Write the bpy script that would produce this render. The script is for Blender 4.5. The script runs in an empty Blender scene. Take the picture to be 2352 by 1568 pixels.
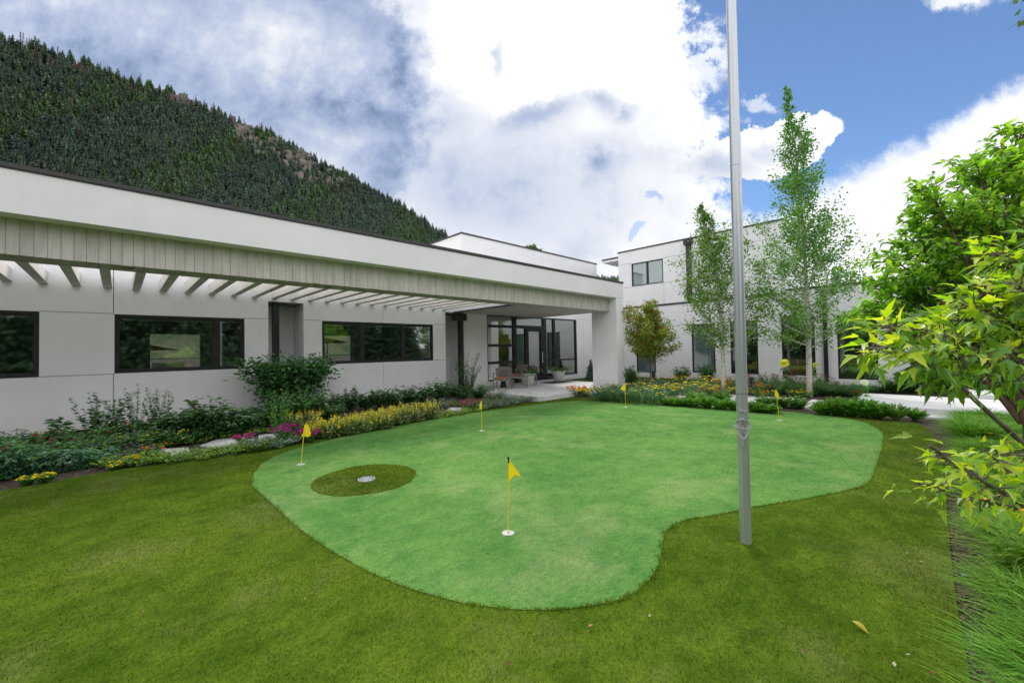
import bpy, math, random
import numpy as np
from mathutils import Vector, Matrix
random.seed(7)
rng = np.random.default_rng(11)
scene = bpy.context.scene
COL = scene.collection
PI = math.pi

# ------------------------------------------------------------------ camera frame (surveyed from the building lines)
FPX, CX, CY, EYE = 935.0, 1176.0, 784.0, 1.6
CAM_Y = Vector((965, 1, FPX)).normalized()
_xn = Vector((-906, 34, FPX)); _xn = (_xn - CAM_Y * _xn.dot(CAM_Y)).normalized()
CAM_X = -_xn
CAM_Z = CAM_X.cross(CAM_Y)
ROT = Matrix((CAM_X, CAM_Y, CAM_Z))          # camera (right, down, forward) -> world
def ray(u, v): return ROT @ Vector((u - CX, v - CY, FPX))
EYEV = Vector((0, 0, EYE))
def at(u, v, z=0.0):
    d = ray(u, v); return EYEV + d * ((z - EYE) / d.z)
def at_x(u, v, x):
    d = ray(u, v); return EYEV + d * (x / d.x)
def at_y(u, v, y):
    d = ray(u, v); return EYEV + d * (y / d.y)
def at_d(u, v, dep):
    return EYEV + ray(u, v) * (dep / FPX)
FWD = ray(CX, CY).normalized()
def depth(p): return (Vector(p) - EYEV).dot(FWD)
def project(P):
    """array (n,3) -> pixel coordinates, used only to keep the forest clear of the rock outcrops"""
    R = np.array(ROT.transposed()); c = (np.asarray(P) - np.array([0, 0, EYE])) @ R.T
    return CX + c[:, 0] / c[:, 2] * FPX, CY + c[:, 1] / c[:, 2] * FPX

cam_data = bpy.data.cameras.new("camera")
cam = bpy.data.objects.new("camera", cam_data); COL.objects.link(cam)
cam_data.sensor_width = 36; cam_data.lens = 36 * FPX / 2352.0
cam_data.clip_start = 0.05; cam_data.clip_end = 6000
right = ROT @ Vector((1, 0, 0)); up = ROT @ Vector((0, -1, 0)); back = ROT @ Vector((0, 0, -1))
M = Matrix((right, up, back)).transposed().to_4x4(); M.translation = EYEV
cam.matrix_world = M
scene.camera = cam
scene.view_settings.view_transform = 'Standard'
scene.view_settings.look = 'None'
scene.view_settings.exposure = 0

# ------------------------------------------------------------------ shader helpers
class S:
    """a float/vector socket with arithmetic"""
    def __init__(s, nt, sock): s.nt, s.k = nt, sock
    def _m(s, op, *a, clamp=False):
        n = s.nt.nodes.new('ShaderNodeMath'); n.operation = op; n.use_clamp = clamp
        for i, x in enumerate((s,) + a):
            if isinstance(x, S): s.nt.links.new(x.k, n.inputs[i])
            else: n.inputs[i].default_value = x
        return S(s.nt, n.outputs[0])
    def __add__(s, o): return s._m('ADD', o)
    __radd__ = __add__
    def __sub__(s, o): return s._m('SUBTRACT', o)
    def __rsub__(s, o): return (s * -1.0) + o
    def __mul__(s, o): return s._m('MULTIPLY', o)
    __rmul__ = __mul__
    def __truediv__(s, o): return s._m('DIVIDE', o)
    def max(s, o): return s._m('MAXIMUM', o)
    def min(s, o): return s._m('MINIMUM', o)
    def exp(s): return s._m('EXPONENT')
    def sat(s): return s._m('ADD', 0.0, clamp=True)
    def step(s, lo, hi):
        n = s.nt.nodes.new('ShaderNodeMapRange'); n.interpolation_type = 'SMOOTHSTEP'
        s.nt.links.new(s.k, n.inputs[0]); n.inputs[1].default_value = lo; n.inputs[2].default_value = hi
        return S(s.nt, n.outputs[0])
def val(nt, x):
    n = nt.nodes.new('ShaderNodeValue'); n.outputs[0].default_value = x; return S(nt, n.outputs[0])
def noise(nt, vec, scale, detail=4, rough=0.5, dist=0.0, color=False):
    n = nt.nodes.new('ShaderNodeTexNoise'); n.inputs['Scale'].default_value = scale
    n.inputs['Detail'].default_value = detail; n.inputs['Roughness'].default_value = rough
    n.inputs['Distortion'].default_value = dist
    if vec is not None: nt.links.new(vec, n.inputs['Vector'])
    return n.outputs['Color'] if color else S(nt, n.outputs[0])
def mixc(nt, fac, a, b):
    n = nt.nodes.new('ShaderNodeMix'); n.data_type = 'RGBA'
    for sock, x in ((n.inputs[0], fac), (n.inputs[6], a), (n.inputs[7], b)):
        if isinstance(x, S): nt.links.new(x.k, sock)
        elif isinstance(x, bpy.types.NodeSocket): nt.links.new(x, sock)
        elif isinstance(x, (int, float)): sock.default_value = x
        else: sock.default_value = (*x[:3], 1)
    return n.outputs[2]
def new_mat(name):
    m = bpy.data.materials.new(name); m.use_nodes = True
    nt = m.node_tree; b = nt.nodes['Principled BSDF']
    return m, nt, b
def coords(nt, which='Object', scale=None):
    c = nt.nodes.new('ShaderNodeTexCoord'); o = c.outputs[which]
    if scale:
        mp = nt.nodes.new('ShaderNodeMapping'); mp.inputs['Scale'].default_value = scale
        nt.links.new(o, mp.inputs[0]); o = mp.outputs[0]
    return o
def gpos(nt, scale=None):
    o = nt.nodes.new('ShaderNodeNewGeometry').outputs['Position']
    if scale:
        mp = nt.nodes.new('ShaderNodeMapping'); mp.inputs['Scale'].default_value = scale
        nt.links.new(o, mp.inputs[0]); o = mp.outputs[0]
    return o
def bump(nt, b, h, strength=0.3, dist=0.01):
    n = nt.nodes.new('ShaderNodeBump'); n.inputs['Strength'].default_value = strength
    n.inputs['Distance'].default_value = dist
    nt.links.new(h.k if isinstance(h, S) else h, n.inputs['Height']); nt.links.new(n.outputs[0], b.inputs['Normal'])
def surf(name, c1, c2, scale=3.0, rough=0.8, bscale=60, bstr=0.15, bdist=0.004, metal=0.0, stretch=None, detail=5, spec=None, contrast=(0.3, 0.7), fine=0.0):
    m, nt, b = new_mat(name)
    p = gpos(nt, stretch)
    f = noise(nt, p, scale, detail, 0.6).step(*contrast)
    col = mixc(nt, f, c1, c2)
    if fine:
        g = noise(nt, p, bscale, 3, 0.7)
        col = mixc(nt, (g - 0.5) * fine * 2 + 0.0, col, tuple(min(1, x * 1.6) for x in c2))
    nt.links.new(col, b.inputs['Base Color'])
    b.inputs['Roughness'].default_value = rough; b.inputs['Metallic'].default_value = metal
    if spec is not None: b.inputs['Specular IOR Level'].default_value = spec
    if bstr: bump(nt, b, noise(nt, p, bscale, 4, 0.6), bstr, bdist)
    return m
def leafmat(name, trans=0.35, rough=0.5, gloss=0.25, jitter=0.0, jscale=2.0):
    """foliage: the colour is stored per leaf on the mesh"""
    m = bpy.data.materials.new(name); m.use_nodes = True; nt = m.node_tree; nt.nodes.clear()
    a = nt.nodes.new('ShaderNodeAttribute'); a.attribute_name = 'tint'
    colr = a.outputs['Color']
    oi = nt.nodes.new('ShaderNodeObjectInfo')
    hsv = nt.nodes.new('ShaderNodeHueSaturation')
    r = S(nt, oi.outputs['Random'])
    nt.links.new((r * 0.02 + 0.49).k, hsv.inputs['Hue']); nt.links.new((r * 0.25 + 0.88).k, hsv.inputs['Value'])
    nt.links.new(colr, hsv.inputs['Color']); colr = hsv.outputs[0]
    if jitter:
        f = noise(nt, gpos(nt), jscale, 3, 0.6)
        v = nt.nodes.new('ShaderNodeHueSaturation'); nt.links.new(((f - 0.5) * jitter * 2 + 1.0).k, v.inputs['Value'])
        nt.links.new(colr, v.inputs['Color']); colr = v.outputs[0]
    d = nt.nodes.new('ShaderNodeBsdfDiffuse'); nt.links.new(colr, d.inputs['Color'])
    t = nt.nodes.new('ShaderNodeBsdfTranslucent')
    tc = nt.nodes.new('ShaderNodeMix'); tc.data_type = 'RGBA'; tc.blend_type = 'MULTIPLY'; tc.inputs[0].default_value = 1
    nt.links.new(colr, tc.inputs[6]); tc.inputs[7].default_value = (1.5, 1.6, 0.6, 1)
    nt.links.new(tc.outputs[2], t.inputs['Color'])
    ms = nt.nodes.new('ShaderNodeMixShader'); ms.inputs[0].default_value = trans
    nt.links.new(d.outputs[0], ms.inputs[1]); nt.links.new(t.outputs[0], ms.inputs[2])
    out = nt.nodes.new('ShaderNodeOutputMaterial'); last = ms.outputs[0]
    if gloss:
        g = nt.nodes.new('ShaderNodeBsdfGlossy'); g.inputs['Roughness'].default_value = rough
        fr = nt.nodes.new('ShaderNodeLayerWeight'); fr.inputs[0].default_value = 0.35
        f2 = S(nt, fr.outputs['Facing']) * gloss * 0.6 + gloss * 0.08
        m2 = nt.nodes.new('ShaderNodeMixShader'); nt.links.new(f2.k, m2.inputs[0])
        nt.links.new(last, m2.inputs[1]); nt.links.new(g.outputs[0], m2.inputs[2]); last = m2.outputs[0]
    nt.links.new(last, out.inputs[0])
    return m

MAT = {}
MAT['stucco'] = surf('stucco', (0.785, 0.782, 0.80), (0.845, 0.842, 0.862), 0.7, 0.9, 140, 0.10, 0.002, detail=6)
MAT['stucco_beam'] = surf('stucco_beam', (0.79, 0.765, 0.795), (0.85, 0.825, 0.855), 0.7, 0.9, 140, 0.10, 0.002, detail=6)  # same stucco, pinker tint put in to offset green light bounced off the turf
MAT['stucco_warm'] = surf('stucco_warm', (0.62, 0.61, 0.575), (0.70, 0.69, 0.65), 0.9, 0.9, 140, 0.10, 0.002)
MAT['board'] = surf('weathered_board', (0.44, 0.405, 0.38), (0.63, 0.585, 0.555), 5, 0.75, 60, 0.15, 0.002, stretch=(1.6, 1.6, 0.28), contrast=(0.25, 0.75))
MAT['rafter'] = surf('painted_rafter', (0.74, 0.71, 0.67), (0.84, 0.81, 0.77), 3, 0.8, 80, 0.1, 0.002)
MAT['darkmetal'] = surf('dark_bronze', (0.014, 0.014, 0.016), (0.022, 0.022, 0.025), 4, 0.45, 200, 0.03, 0.001, spec=0.4)
MAT['trim'] = surf('roof_flashing', (0.022, 0.020, 0.022), (0.035, 0.032, 0.034), 3, 0.4, 60, 0.05, 0.002)
MAT['concrete'] = surf('pale_concrete', (0.50, 0.50, 0.495), (0.64, 0.64, 0.63), 2.2, 0.85, 90, 0.2, 0.003, fine=0.12)
MAT['stone'] = surf('stepping_stone', (0.36, 0.37, 0.37), (0.54, 0.54, 0.535), 5, 0.85, 60, 0.4, 0.006, fine=0.2)
MAT['room'] = surf('room_paint', (0.22, 0.22, 0.22), (0.28, 0.28, 0.275), 1, 0.9, 50, 0)
MAT['room_white'] = surf('room_white', (0.62, 0.62, 0.6), (0.7, 0.7, 0.68), 1, 0.9, 50, 0)
MAT['soil'] = surf('dark_soil', (0.022, 0.014, 0.010), (0.085, 0.055, 0.042), 14, 0.95, 40, 1.0, 0.03, detail=8, fine=0.5)
MAT['chip'] = surf('bark_chip', (0.03, 0.018, 0.012), (0.20, 0.135, 0.10), 45, 0.95, 80, 0.4, 0.004)
MAT['barkgrey'] = surf('grey_bark', (0.09, 0.075, 0.06), (0.20, 0.17, 0.14), 14, 0.9, 60, 0.5, 0.006, stretch=(1, 1, 0.3))
MAT['barkred'] = surf('red_brown_bark', (0.06, 0.030, 0.020), (0.13, 0.07, 0.045), 20, 0.75, 60, 0.5, 0.004, stretch=(1, 1, 0.4))
MAT['aspenbark'] = surf('aspen_bark', (0.24, 0.23, 0.19), (0.56, 0.55, 0.49), 9, 0.8, 40, 0.35, 0.004, stretch=(1, 1, 2.2), contrast=(0.32, 0.5))
MAT['stem'] = surf('green_stem', (0.03, 0.05, 0.015), (0.07, 0.10, 0.03), 9, 0.8, 40, 0)
MAT['leaf'] = leafmat('leaf', 0.30, 0.45, 0.20)
MAT['leaf_soft'] = leafmat('leaf_soft', 0.25, 0.6, 0.08)
MAT['leaf_bright'] = leafmat('leaf_bright', 0.58, 0.42, 0.26)
MAT['petal'] = leafmat('petal', 0.30, 0.7, 0.0)
MAT['conifer'] = leafmat('needles', 0.12, 0.7, 0.0)
MAT['blade'] = leafmat('turf_blade', 0.25, 0.55, 0.0, jitter=0.75, jscale=2.2)
MAT['green_blade'] = leafmat('green_blade', 0.2, 0.6, 0.0, jitter=0.6, jscale=2.5)
MAT['white_pot'] = surf('white_planter', (0.66, 0.65, 0.62), (0.76, 0.75, 0.72), 4, 0.55, 60, 0.05, 0.002)
MAT['cushion'] = surf('orange_cushion', (0.40, 0.16, 0.09), (0.48, 0.20, 0.12), 12, 0.9, 260, 0.3, 0.002)
MAT['teak'] = surf('grey_frame', (0.20, 0.19, 0.18), (0.29, 0.28, 0.265), 9, 0.6, 90, 0.1, 0.001)
MAT['mat'] = surf('door_mat', (0.03, 0.032, 0.034), (0.06, 0.062, 0.065), 30, 0.95, 300, 0.5, 0.003)
MAT['yellow'] = surf('flag_yellow', (0.78, 0.60, 0.01), (0.86, 0.68, 0.02), 9, 0.6, 90, 0.05, 0.001)
MAT['cup'] = surf('cup_white', (0.36, 0.37, 0.35), (0.50, 0.51, 0.48), 30, 0.6, 90, 0.05, 0.001)
MAT['black'] = surf('black_plastic', (0.012, 0.012, 0.013), (0.02, 0.02, 0.02), 9, 0.4, 90, 0)
MAT['zinc'] = surf('zinc_cover', (0.20, 0.25, 0.28), (0.38, 0.43, 0.46), 60, 0.45, 120, 0.2, 0.002, metal=0.4)
MAT['rope'] = surf('halyard', (0.42, 0.42, 0.41), (0.55, 0.55, 0.54), 90, 0.8, 300, 0.5, 0.002)
MAT['umbrella'] = surf('parasol_cloth', (0.75, 0.22, 0.07), (0.85, 0.28, 0.1), 5, 0.8, 60, 0)
MAT['silver'] = surf('monitor_shell', (0.72, 0.73, 0.74), (0.80, 0.81, 0.82), 3, 0.4, 60, 0)
MAT['blue'] = surf('blue_cap', (0.10, 0.30, 0.45), (0.4, 0.6, 0.7), 120, 0.4, 60, 0)
MAT['rock'] = surf('outcrop', (0.12, 0.108, 0.095), (0.24, 0.21, 0.18), 0.05, 0.95, 0.2, 0.6, 2.0)
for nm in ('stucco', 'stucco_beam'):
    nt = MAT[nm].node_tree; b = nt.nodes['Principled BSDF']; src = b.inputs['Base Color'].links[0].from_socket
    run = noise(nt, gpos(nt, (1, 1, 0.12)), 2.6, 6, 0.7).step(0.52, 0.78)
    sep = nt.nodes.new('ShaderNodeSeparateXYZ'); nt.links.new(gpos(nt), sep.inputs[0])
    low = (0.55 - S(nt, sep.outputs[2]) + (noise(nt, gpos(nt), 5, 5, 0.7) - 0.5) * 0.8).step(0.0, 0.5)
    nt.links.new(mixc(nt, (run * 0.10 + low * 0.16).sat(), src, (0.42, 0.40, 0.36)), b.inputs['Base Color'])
# brushed steel pole
m, nt, b = new_mat('brushed_steel')
p = gpos(nt, (60, 60, 0.6))
f = noise(nt, p, 2.0, 4, 0.6)
nt.links.new(mixc(nt, f.step(0.3, 0.7), (0.48, 0.51, 0.54), (0.60, 0.63, 0.66)), b.inputs['Base Color'])
b.inputs['Metallic'].default_value = 0.6
nt.links.new((f * 0.12 + 0.26).k, b.inputs['Roughness'])
MAT['steel'] = m
# glass
def glass(name, tint=(0.75, 0.8, 0.78), refl=0.28, milky=None):
    m = bpy.data.materials.new(name); m.use_nodes = True; nt = m.node_tree; nt.nodes.clear()
    out = nt.nodes.new('ShaderNodeOutputMaterial')
    tr = nt.nodes.new('ShaderNodeBsdfTransparent'); tr.inputs[0].default_value = (*tint, 1)
    gl = nt.nodes.new('ShaderNodeBsdfGlossy'); gl.inputs['Roughness'].default_value = 0.035
    gl.inputs['Color'].default_value = (0.9, 0.95, 0.93, 1)
    bp = nt.nodes.new('ShaderNodeBump'); bp.inputs['Strength'].default_value = 0.02; bp.inputs['Distance'].default_value = 0.02
    nz = noise(nt, gpos(nt), 1.3, 2, 0.5); nt.links.new(nz.k, bp.inputs['Height']); nt.links.new(bp.outputs[0], gl.inputs['Normal'])
    fr = nt.nodes.new('ShaderNodeFresnel'); fr.inputs[0].default_value = 1.5
    fac = (S(nt, fr.outputs[0]) * 1.2 + refl - 0.04).sat()
    mx = nt.nodes.new('ShaderNodeMixShader'); nt.links.new(fac.k, mx.inputs[0])
    nt.links.new(tr.outputs[0], mx.inputs[1]); nt.links.new(gl.outputs[0], mx.inputs[2])
    last = mx.outputs[0]
    if milky:
        d = nt.nodes.new('ShaderNodeBsdfDiffuse'); d.inputs[0].default_value = (*milky, 1)
        m2 = nt.nodes.new('ShaderNodeMixShader'); m2.inputs[0].default_value = 0.6
        nt.links.new(last, m2.inputs[2]); nt.links.new(d.outputs[0], m2.inputs[1]); last = m2.outputs[0]
    nt.links.new(last, out.inputs[0])
    return m
MAT['glass'] = glass('window_glass', (0.62, 0.68, 0.66), 0.36)
MAT['glass_door'] = glass('door_glass', (0.45, 0.5, 0.48), 0.42)
MAT['glass_blind'] = glass('glass_over_blind', (0.7, 0.8, 0.8), 0.35, milky=(0.20, 0.29, 0.30))

# ------------------------------------------------------------------ mesh helpers
class MB:
    def __init__(s): s.v = []; s.f = {}; s.c = []; s.n = 0
    def add(s, V, F, col=(0.5, 0.5, 0.5)):
        V = np.asarray(V, np.float32).reshape(-1, 3)
        for fa in (F if isinstance(F, list) and F and isinstance(F[0], np.ndarray) else [F]):
            fa = np.asarray(fa, np.int64)
            s.f.setdefault(fa.shape[1], []).append(fa + s.n)
        c = np.asarray(col, np.float32)
        if c.ndim == 1: c = np.tile(c[:3], (len(V), 1))
        s.v.append(V); s.c.append(c); s.n += len(V)
    def poly(s, V, col=(0.5, 0.5, 0.5)):
        s.add(V, np.arange(len(V))[None, :], col)
    def box(s, x0, x1, y0, y1, z0, z1, col=(0.5, 0.5, 0.5), M=None, bev=0.0):
        V = np.array([(x, y, z) for x in (x0, x1) for y in (y0, y1) for z in (z0, z1)], float)
        if M is not None: V = np.array([tuple(M @ Vector(v)) for v in V])
        s.add(V, np.array([(0, 1, 3, 2), (4, 6, 7, 5), (0, 4, 5, 1), (2, 3, 7, 6), (0, 2, 6, 4), (1, 5, 7, 3)]), col)
    def bar(s, a, b, w, h, col=(0.5, 0.5, 0.5)):
        a, b = Vector(a), Vector(b); d = (b - a); L = d.length; d.normalize()
        upv = Vector((0, 0, 1)) if abs(d.z) < 0.95 else Vector((0, 1, 0))
        sx = d.cross(upv).normalized(); sz = sx.cross(d)
        Mx = Matrix((sx, d, sz)).transposed().to_4x4(); Mx.translation = a
        s.box(-w / 2, w / 2, 0, L, -h / 2, h / 2, col, Mx)
    def tube(s, pts, rad, n=6, col=(0.5, 0.5, 0.5), cap=True):
        P = np.array([tuple(p) for p in pts], float); k = len(P)
        rad = np.broadcast_to(np.asarray(rad, float), (k,))
        T = np.gradient(P, axis=0); T /= np.linalg.norm(T, axis=1)[:, None] + 1e-9
        ref = np.array([0.31, 0.77, 0.12]) if abs(T[0][2]) > 0.8 else np.array([0, 0, 1.0])
        A = np.cross(T, ref); A /= np.linalg.norm(A, axis=1)[:, None] + 1e-9
        B = np.cross(T, A)
        th = np.arange(n) / n * 2 * PI
        V = P[:, None, :] + rad[:, None, None] * (np.cos(th)[None, :, None] * A[:, None, :] + np.sin(th)[None, :, None] * B[:, None, :])
        F = []
        for i in range(k - 1):
            for j in range(n):
                F.append((i * n + j, i * n + (j + 1) % n, (i + 1) * n + (j + 1) % n, (i + 1) * n + j))
        c = np.asarray(col, float)
        if c.ndim == 2: c = np.repeat(c, n, axis=0)
        s.add(V.reshape(-1, 3), np.array(F), c)
        if cap:
            cc = col if np.asarray(col).ndim == 1 else tuple(np.asarray(col)[-1])
            s.poly(V[-1], cc); s.poly(V[0][::-1], cc)
    def lathe(s, c, prof, n=24, col=(0.5, 0.5, 0.5)):
        th = np.arange(n) / n * 2 * PI; V = []
        for r, z in prof: V += [(c[0] + r * math.cos(t), c[1] + r * math.sin(t), c[2] + z) for t in th]
        F = [(i * n + j, i * n + (j + 1) % n, (i + 1) * n + (j + 1) % n, (i + 1) * n + j) for i in range(len(prof) - 1) for j in range(n)]
        s.add(V, np.array(F), col)
    def build(s, name, mat, parent=None, smooth=False, loc=None):
        me = bpy.data.meshes.new(name)
        if s.n:
            V = np.concatenate(s.v)
            if loc is not None: V = V - np.array(tuple(loc), np.float32)
            me.vertices.add(len(V)); me.vertices.foreach_set('co', V.astype(np.float32).ravel())
            idx, starts, pos = [], [], 0
            for k in sorted(s.f):
                F = np.concatenate(s.f[k]); idx.append(F.ravel()); starts.append(pos + np.arange(len(F)) * k); pos += F.size
            idx = np.concatenate(idx); starts = np.concatenate(starts)
            me.loops.add(len(idx)); me.loops.foreach_set('vertex_index', idx.astype(np.int32))
            me.polygons.add(len(starts)); me.polygons.foreach_set('loop_start', starts.astype(np.int32))
            a = me.attributes.new('tint', 'FLOAT_COLOR', 'POINT')
            C = np.concatenate(s.c); a.data.foreach_set('color', np.hstack([C, np.ones((len(C), 1))]).astype(np.float32).ravel())
            me.update(calc_edges=True); me.validate()
            me.polygons.foreach_set('use_smooth', np.full(len(me.polygons), bool(smooth)))
        me.materials.append(mat)
        o = bpy.data.objects.new(name, me); COL.objects.link(o)
        if loc is not None and parent is None: o.location = loc
        if parent is not None: o.parent = parent
        return o
def tag(o, label=None, cat=None, group=None, kind=None):
    if label: o['label'] = label
    if cat: o['category'] = cat
    if group: o['group'] = group
    if kind: o['kind'] = kind
    return o
def thing(name, loc, label, cat, group=None, rz=0.0):
    o = bpy.data.objects.new(name, None); COL.objects.link(o); o.empty_display_size = 0.1
    o.location = loc; o.rotation_euler.z = rz
    return tag(o, label, cat, group)
def copy_tree(o, parent=None):
    c = o.copy(); COL.objects.link(c); c.parent = parent
    for ch in list(o.children): copy_tree(ch, c)
    return c
def unit(a): return a / (np.linalg.norm(a, axis=-1, keepdims=True) + 1e-9)
# leaf templates (x along the leaf, y across, z off the leaf plane)
def T(v, f): return np.array(v, float), f
Q = lambda *r: np.array(r)
TM = {
 'dia': T([(0,0,0),(.45,.27,.03),(1,0,-.05),(.45,-.27,.03)], [Q((0,1,2),(0,2,3))]),
 'round': T([(0,0,0),(.25,.36,.02),(.62,.38,.0),(1,0,-.05),(.62,-.38,.0),(.25,-.36,.02)], [Q((0,1,2,3),(0,3,4,5))]),
 'lance': T([(0,0,0),(.3,.12,.03),(.7,.09,.0),(1,0,-.10),(.7,-.09,.0),(.3,-.12,.03)], [Q((0,1,2,3),(0,3,4,5))]),
 'oval': T([(0,0,0),(.3,.22,.06),(.68,.19,.02),(1,0,-.18),(.68,-.19,.02),(.3,-.22,.06),(.35,0,0),(.7,0,-.05)],
           [Q((0,1,6),(2,3,7),(0,6,5),(7,3,4)), Q((1,2,7,6),(6,7,4,5))]),
 'cup': T([(0,0,0),(.5,.33,.12),(1,.16,.1),(1,-.16,.1),(.5,-.33,.12)], [Q((0,1,2),(0,2,3),(0,3,4))]),
}
def _amur():
    # three-lobed, toothed, long-pointed leaf, folded a little along the midrib and drooping at the tip
    half = [(0,0),(.03,.07),(.12,.17),(.24,.28),(.40,.36),(.36,.25),(.38,.15),(.47,.17),(.56,.13),(.64,.135),(.74,.08),(.86,.035),(1.0,0)]
    mid = [(0.0,0),(.06,0),(.12,0),(.18,0),(.24,0),(.30,0),(.37,0),(.46,0),(.56,0),(.65,0),(.75,0),(.87,0),(1.0,0)]
    def z(x, y): return -0.30 * x * x + 0.35 * abs(y) - 0.1 * y * y
    V = [(x, 0, z(x, 0)) for x, _ in mid]; F4 = []
    for sgn in (1, -1):
        b0 = len(V); V += [(x, sgn * y, z(x, y)) for x, y in half]
        for i in range(12):
            q = (i, i + 1, b0 + i + 1, b0 + i)
            F4.append(q if sgn < 0 else q[::-1])
    V = np.array(V, float); V[:, 1] *= .78
    return V, [np.array(F4)]
TM['amur'] = _amur()
def _simple_pointed():
    xs = [0, .15, .35, .55, .75, .9, 1.0]; ws = [0, .17, .24, .21, .13, .05, 0]
    def z(x, y): return -0.28 * x * x + 0.5 * abs(y)
    V = [(x, 0, z(x, 0)) for x in xs]; F4 = []
    for sgn in (1, -1):
        b0 = len(V); V += [(x, sgn * w, z(x, w)) for x, w in zip(xs, ws)]
        for i in range(6):
            q = (i, i + 1, b0 + i + 1, b0 + i); F4.append(q if sgn < 0 else q[::-1])
    return np.array(V, float), [np.array(F4)]
TM['pointed'] = _simple_pointed()
def scatter(mb, name, P, D, size, cols, upj=0.5, upv=(0, 0, 1), vary=0.25):
    """one leaf per point"""
    P = np.asarray(P, float).reshape(-1, 3); n = len(P)
    if n == 0: return
    D = unit(np.asarray(D, float).reshape(-1, 3)); size = np.broadcast_to(np.asarray(size, float), (n,)) * rng.uniform(1 - vary, 1 + vary, n)
    U = np.broadcast_to(np.asarray(upv, float), (n, 3)) + rng.normal(0, upj, (n, 3))
    N = unit(U - (U * D).sum(1)[:, None] * D); Y = np.cross(N, D)
    tv, tf = TM[name]; k = len(tv)
    V = P[:, None, :] + size[:, None, None] * (tv[None, :, 0:1] * D[:, None] + tv[None, :, 1:2] * Y[:, None] + tv[None, :, 2:3] * N[:, None])
    F = [(np.arange(n)[:, None, None] * k + f[None]).reshape(-1, f.shape[1]) for f in tf]
    cols = np.asarray(cols, float)
    if cols.ndim == 1: cols = cols[None]
    pick = cols[rng.integers(0, len(cols), n)] * rng.uniform(0.75, 1.25, (n, 1))
    mb.add(V.reshape(-1, 3), F, np.repeat(pick, k, axis=0))
def sphere_dirs(n): return unit(rng.normal(0, 1, (n, 3)))
def wall(mb, axis, c, a0, a1, z0, z1, cuts, sgn=1):
    """a wall face on plane axis=c with rectangular recesses: cuts = (a0, a1, z0, z1, depth, open)"""
    A = sorted({a0, a1, *[x for q in cuts for x in q[:2] if a0 < x < a1]}); Zs = sorted({z0, z1, *[x for q in cuts for x in q[2:4] if z0 < x < z1]})
    def cell(i, j):
        if i < 0 or j < 0 or i >= len(A) - 1 or j >= len(Zs) - 1: return None
        a, z = (A[i] + A[i + 1]) / 2, (Zs[j] + Zs[j + 1]) / 2; best = (0.0, False)
        for q in cuts:
            if q[0] < a < q[1] and q[2] < z < q[3] and q[4] > best[0]: best = (q[4], q[5])
        return best
    def pt(d, a, z): return (c - sgn * d, a, z) if axis == 'x' else (a, c - sgn * d, z)
    for i in range(len(A) - 1):
        for j in range(len(Zs) - 1):
            d, op = cell(i, j); x0, x1, y0, y1 = A[i], A[i + 1], Zs[j], Zs[j + 1]
            if not op: mb.poly([pt(d, x0, y0), pt(d, x1, y0), pt(d, x1, y1), pt(d, x0, y1)])
            for (ii, jj, e0, e1) in ((i + 1, j, (x1, y0), (x1, y1)), (i, j + 1, (x0, y1), (x1, y1))):
                nb = cell(ii, jj)
                if nb is None or nb[0] == d: continue
                dd = nb[0]; mb.poly([pt(d, *e0), pt(d, *e1), pt(dd, *e1), pt(dd, *e0)])
# ================================================================== sky and sun
world = bpy.data.worlds.new("World"); scene.world = world; world.use_nodes = True
nt = world.node_tree; nt.nodes.clear()
SUN_PIX = ray(1230, -430).normalized()
sun_el = math.asin(SUN_PIX.z); sun_az = math.atan2(SUN_PIX.x, SUN_PIX.y)
sky = nt.nodes.new('ShaderNodeTexSky'); sky.sky_type = 'NISHITA'; sky.sun_disc = False
sky.sun_elevation = sun_el; sky.sun_rotation = sun_az
sky.altitude = 2400; sky.air_density = 1.0; sky.dust_density = 0.3; sky.ozone_density = 2.5
tc = nt.nodes.new('ShaderNodeTexCoord')
gen = tc.outputs['Generated']
def vdot(nt, a, vec):
    n = nt.nodes.new('ShaderNodeVectorMath'); n.operation = 'DOT_PRODUCT'
    nt.links.new(a, n.inputs[0]); n.inputs[1].default_value = tuple(vec); return S(nt, n.outputs['Value'])
# clouds live on a fixed chart of the sky that faces the valley (world directions, not the lens)
hr, hu = ROT @ Vector((1, 0, 0)), ROT @ Vector((0, -1, 0))
df = vdot(nt, gen, FWD); dfm = df.max(0.06)
U = vdot(nt, gen, hr) / dfm * 9.35 + 11.76
V = 7.84 - vdot(nt, gen, hu) / dfm * 9.35
cmb = nt.nodes.new('ShaderNodeCombineXYZ'); nt.links.new(U.k, cmb.inputs[0]); nt.links.new(V.k, cmb.inputs[1])
ch = cmb.outputs[0]
def shifted(vec, off):
    n = nt.nodes.new('ShaderNodeVectorMath'); n.operation = 'ADD'; nt.links.new(vec, n.inputs[0]); n.inputs[1].default_value = off; return n.outputs[0]
def ridged(vec, scale, detail=8, rough=0.6, dist=0.0):
    """billowy noise: bright puffs with dark creases"""
    n = noise(nt, vec, scale, detail, rough, dist) - 0.5
    return 1.0 - (n * n * 1.0)._m('SQRT') * 4.0
wx = noise(nt, ch, 0.55, 6, 0.62) - 0.5
wy = noise(nt, shifted(ch, (31, 7, 3)), 0.55, 6, 0.62) - 0.5
fine = noise(nt, shifted(ch, (5, 17, 9)), 1.9, 8, 0.66) - 0.5
puff = noise(nt, shifted(ch, (13, 9, 4)), 0.42, 7, 0.52, 0.2) - 0.5
Uw, Vw = U + wx * 1.8 + fine * 0.6, V + wy * 1.6 + fine * 0.6
Us, Vs = U + wx * 0.9 + fine * 0.5, V + wy * 0.9 + fine * 0.5
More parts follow.
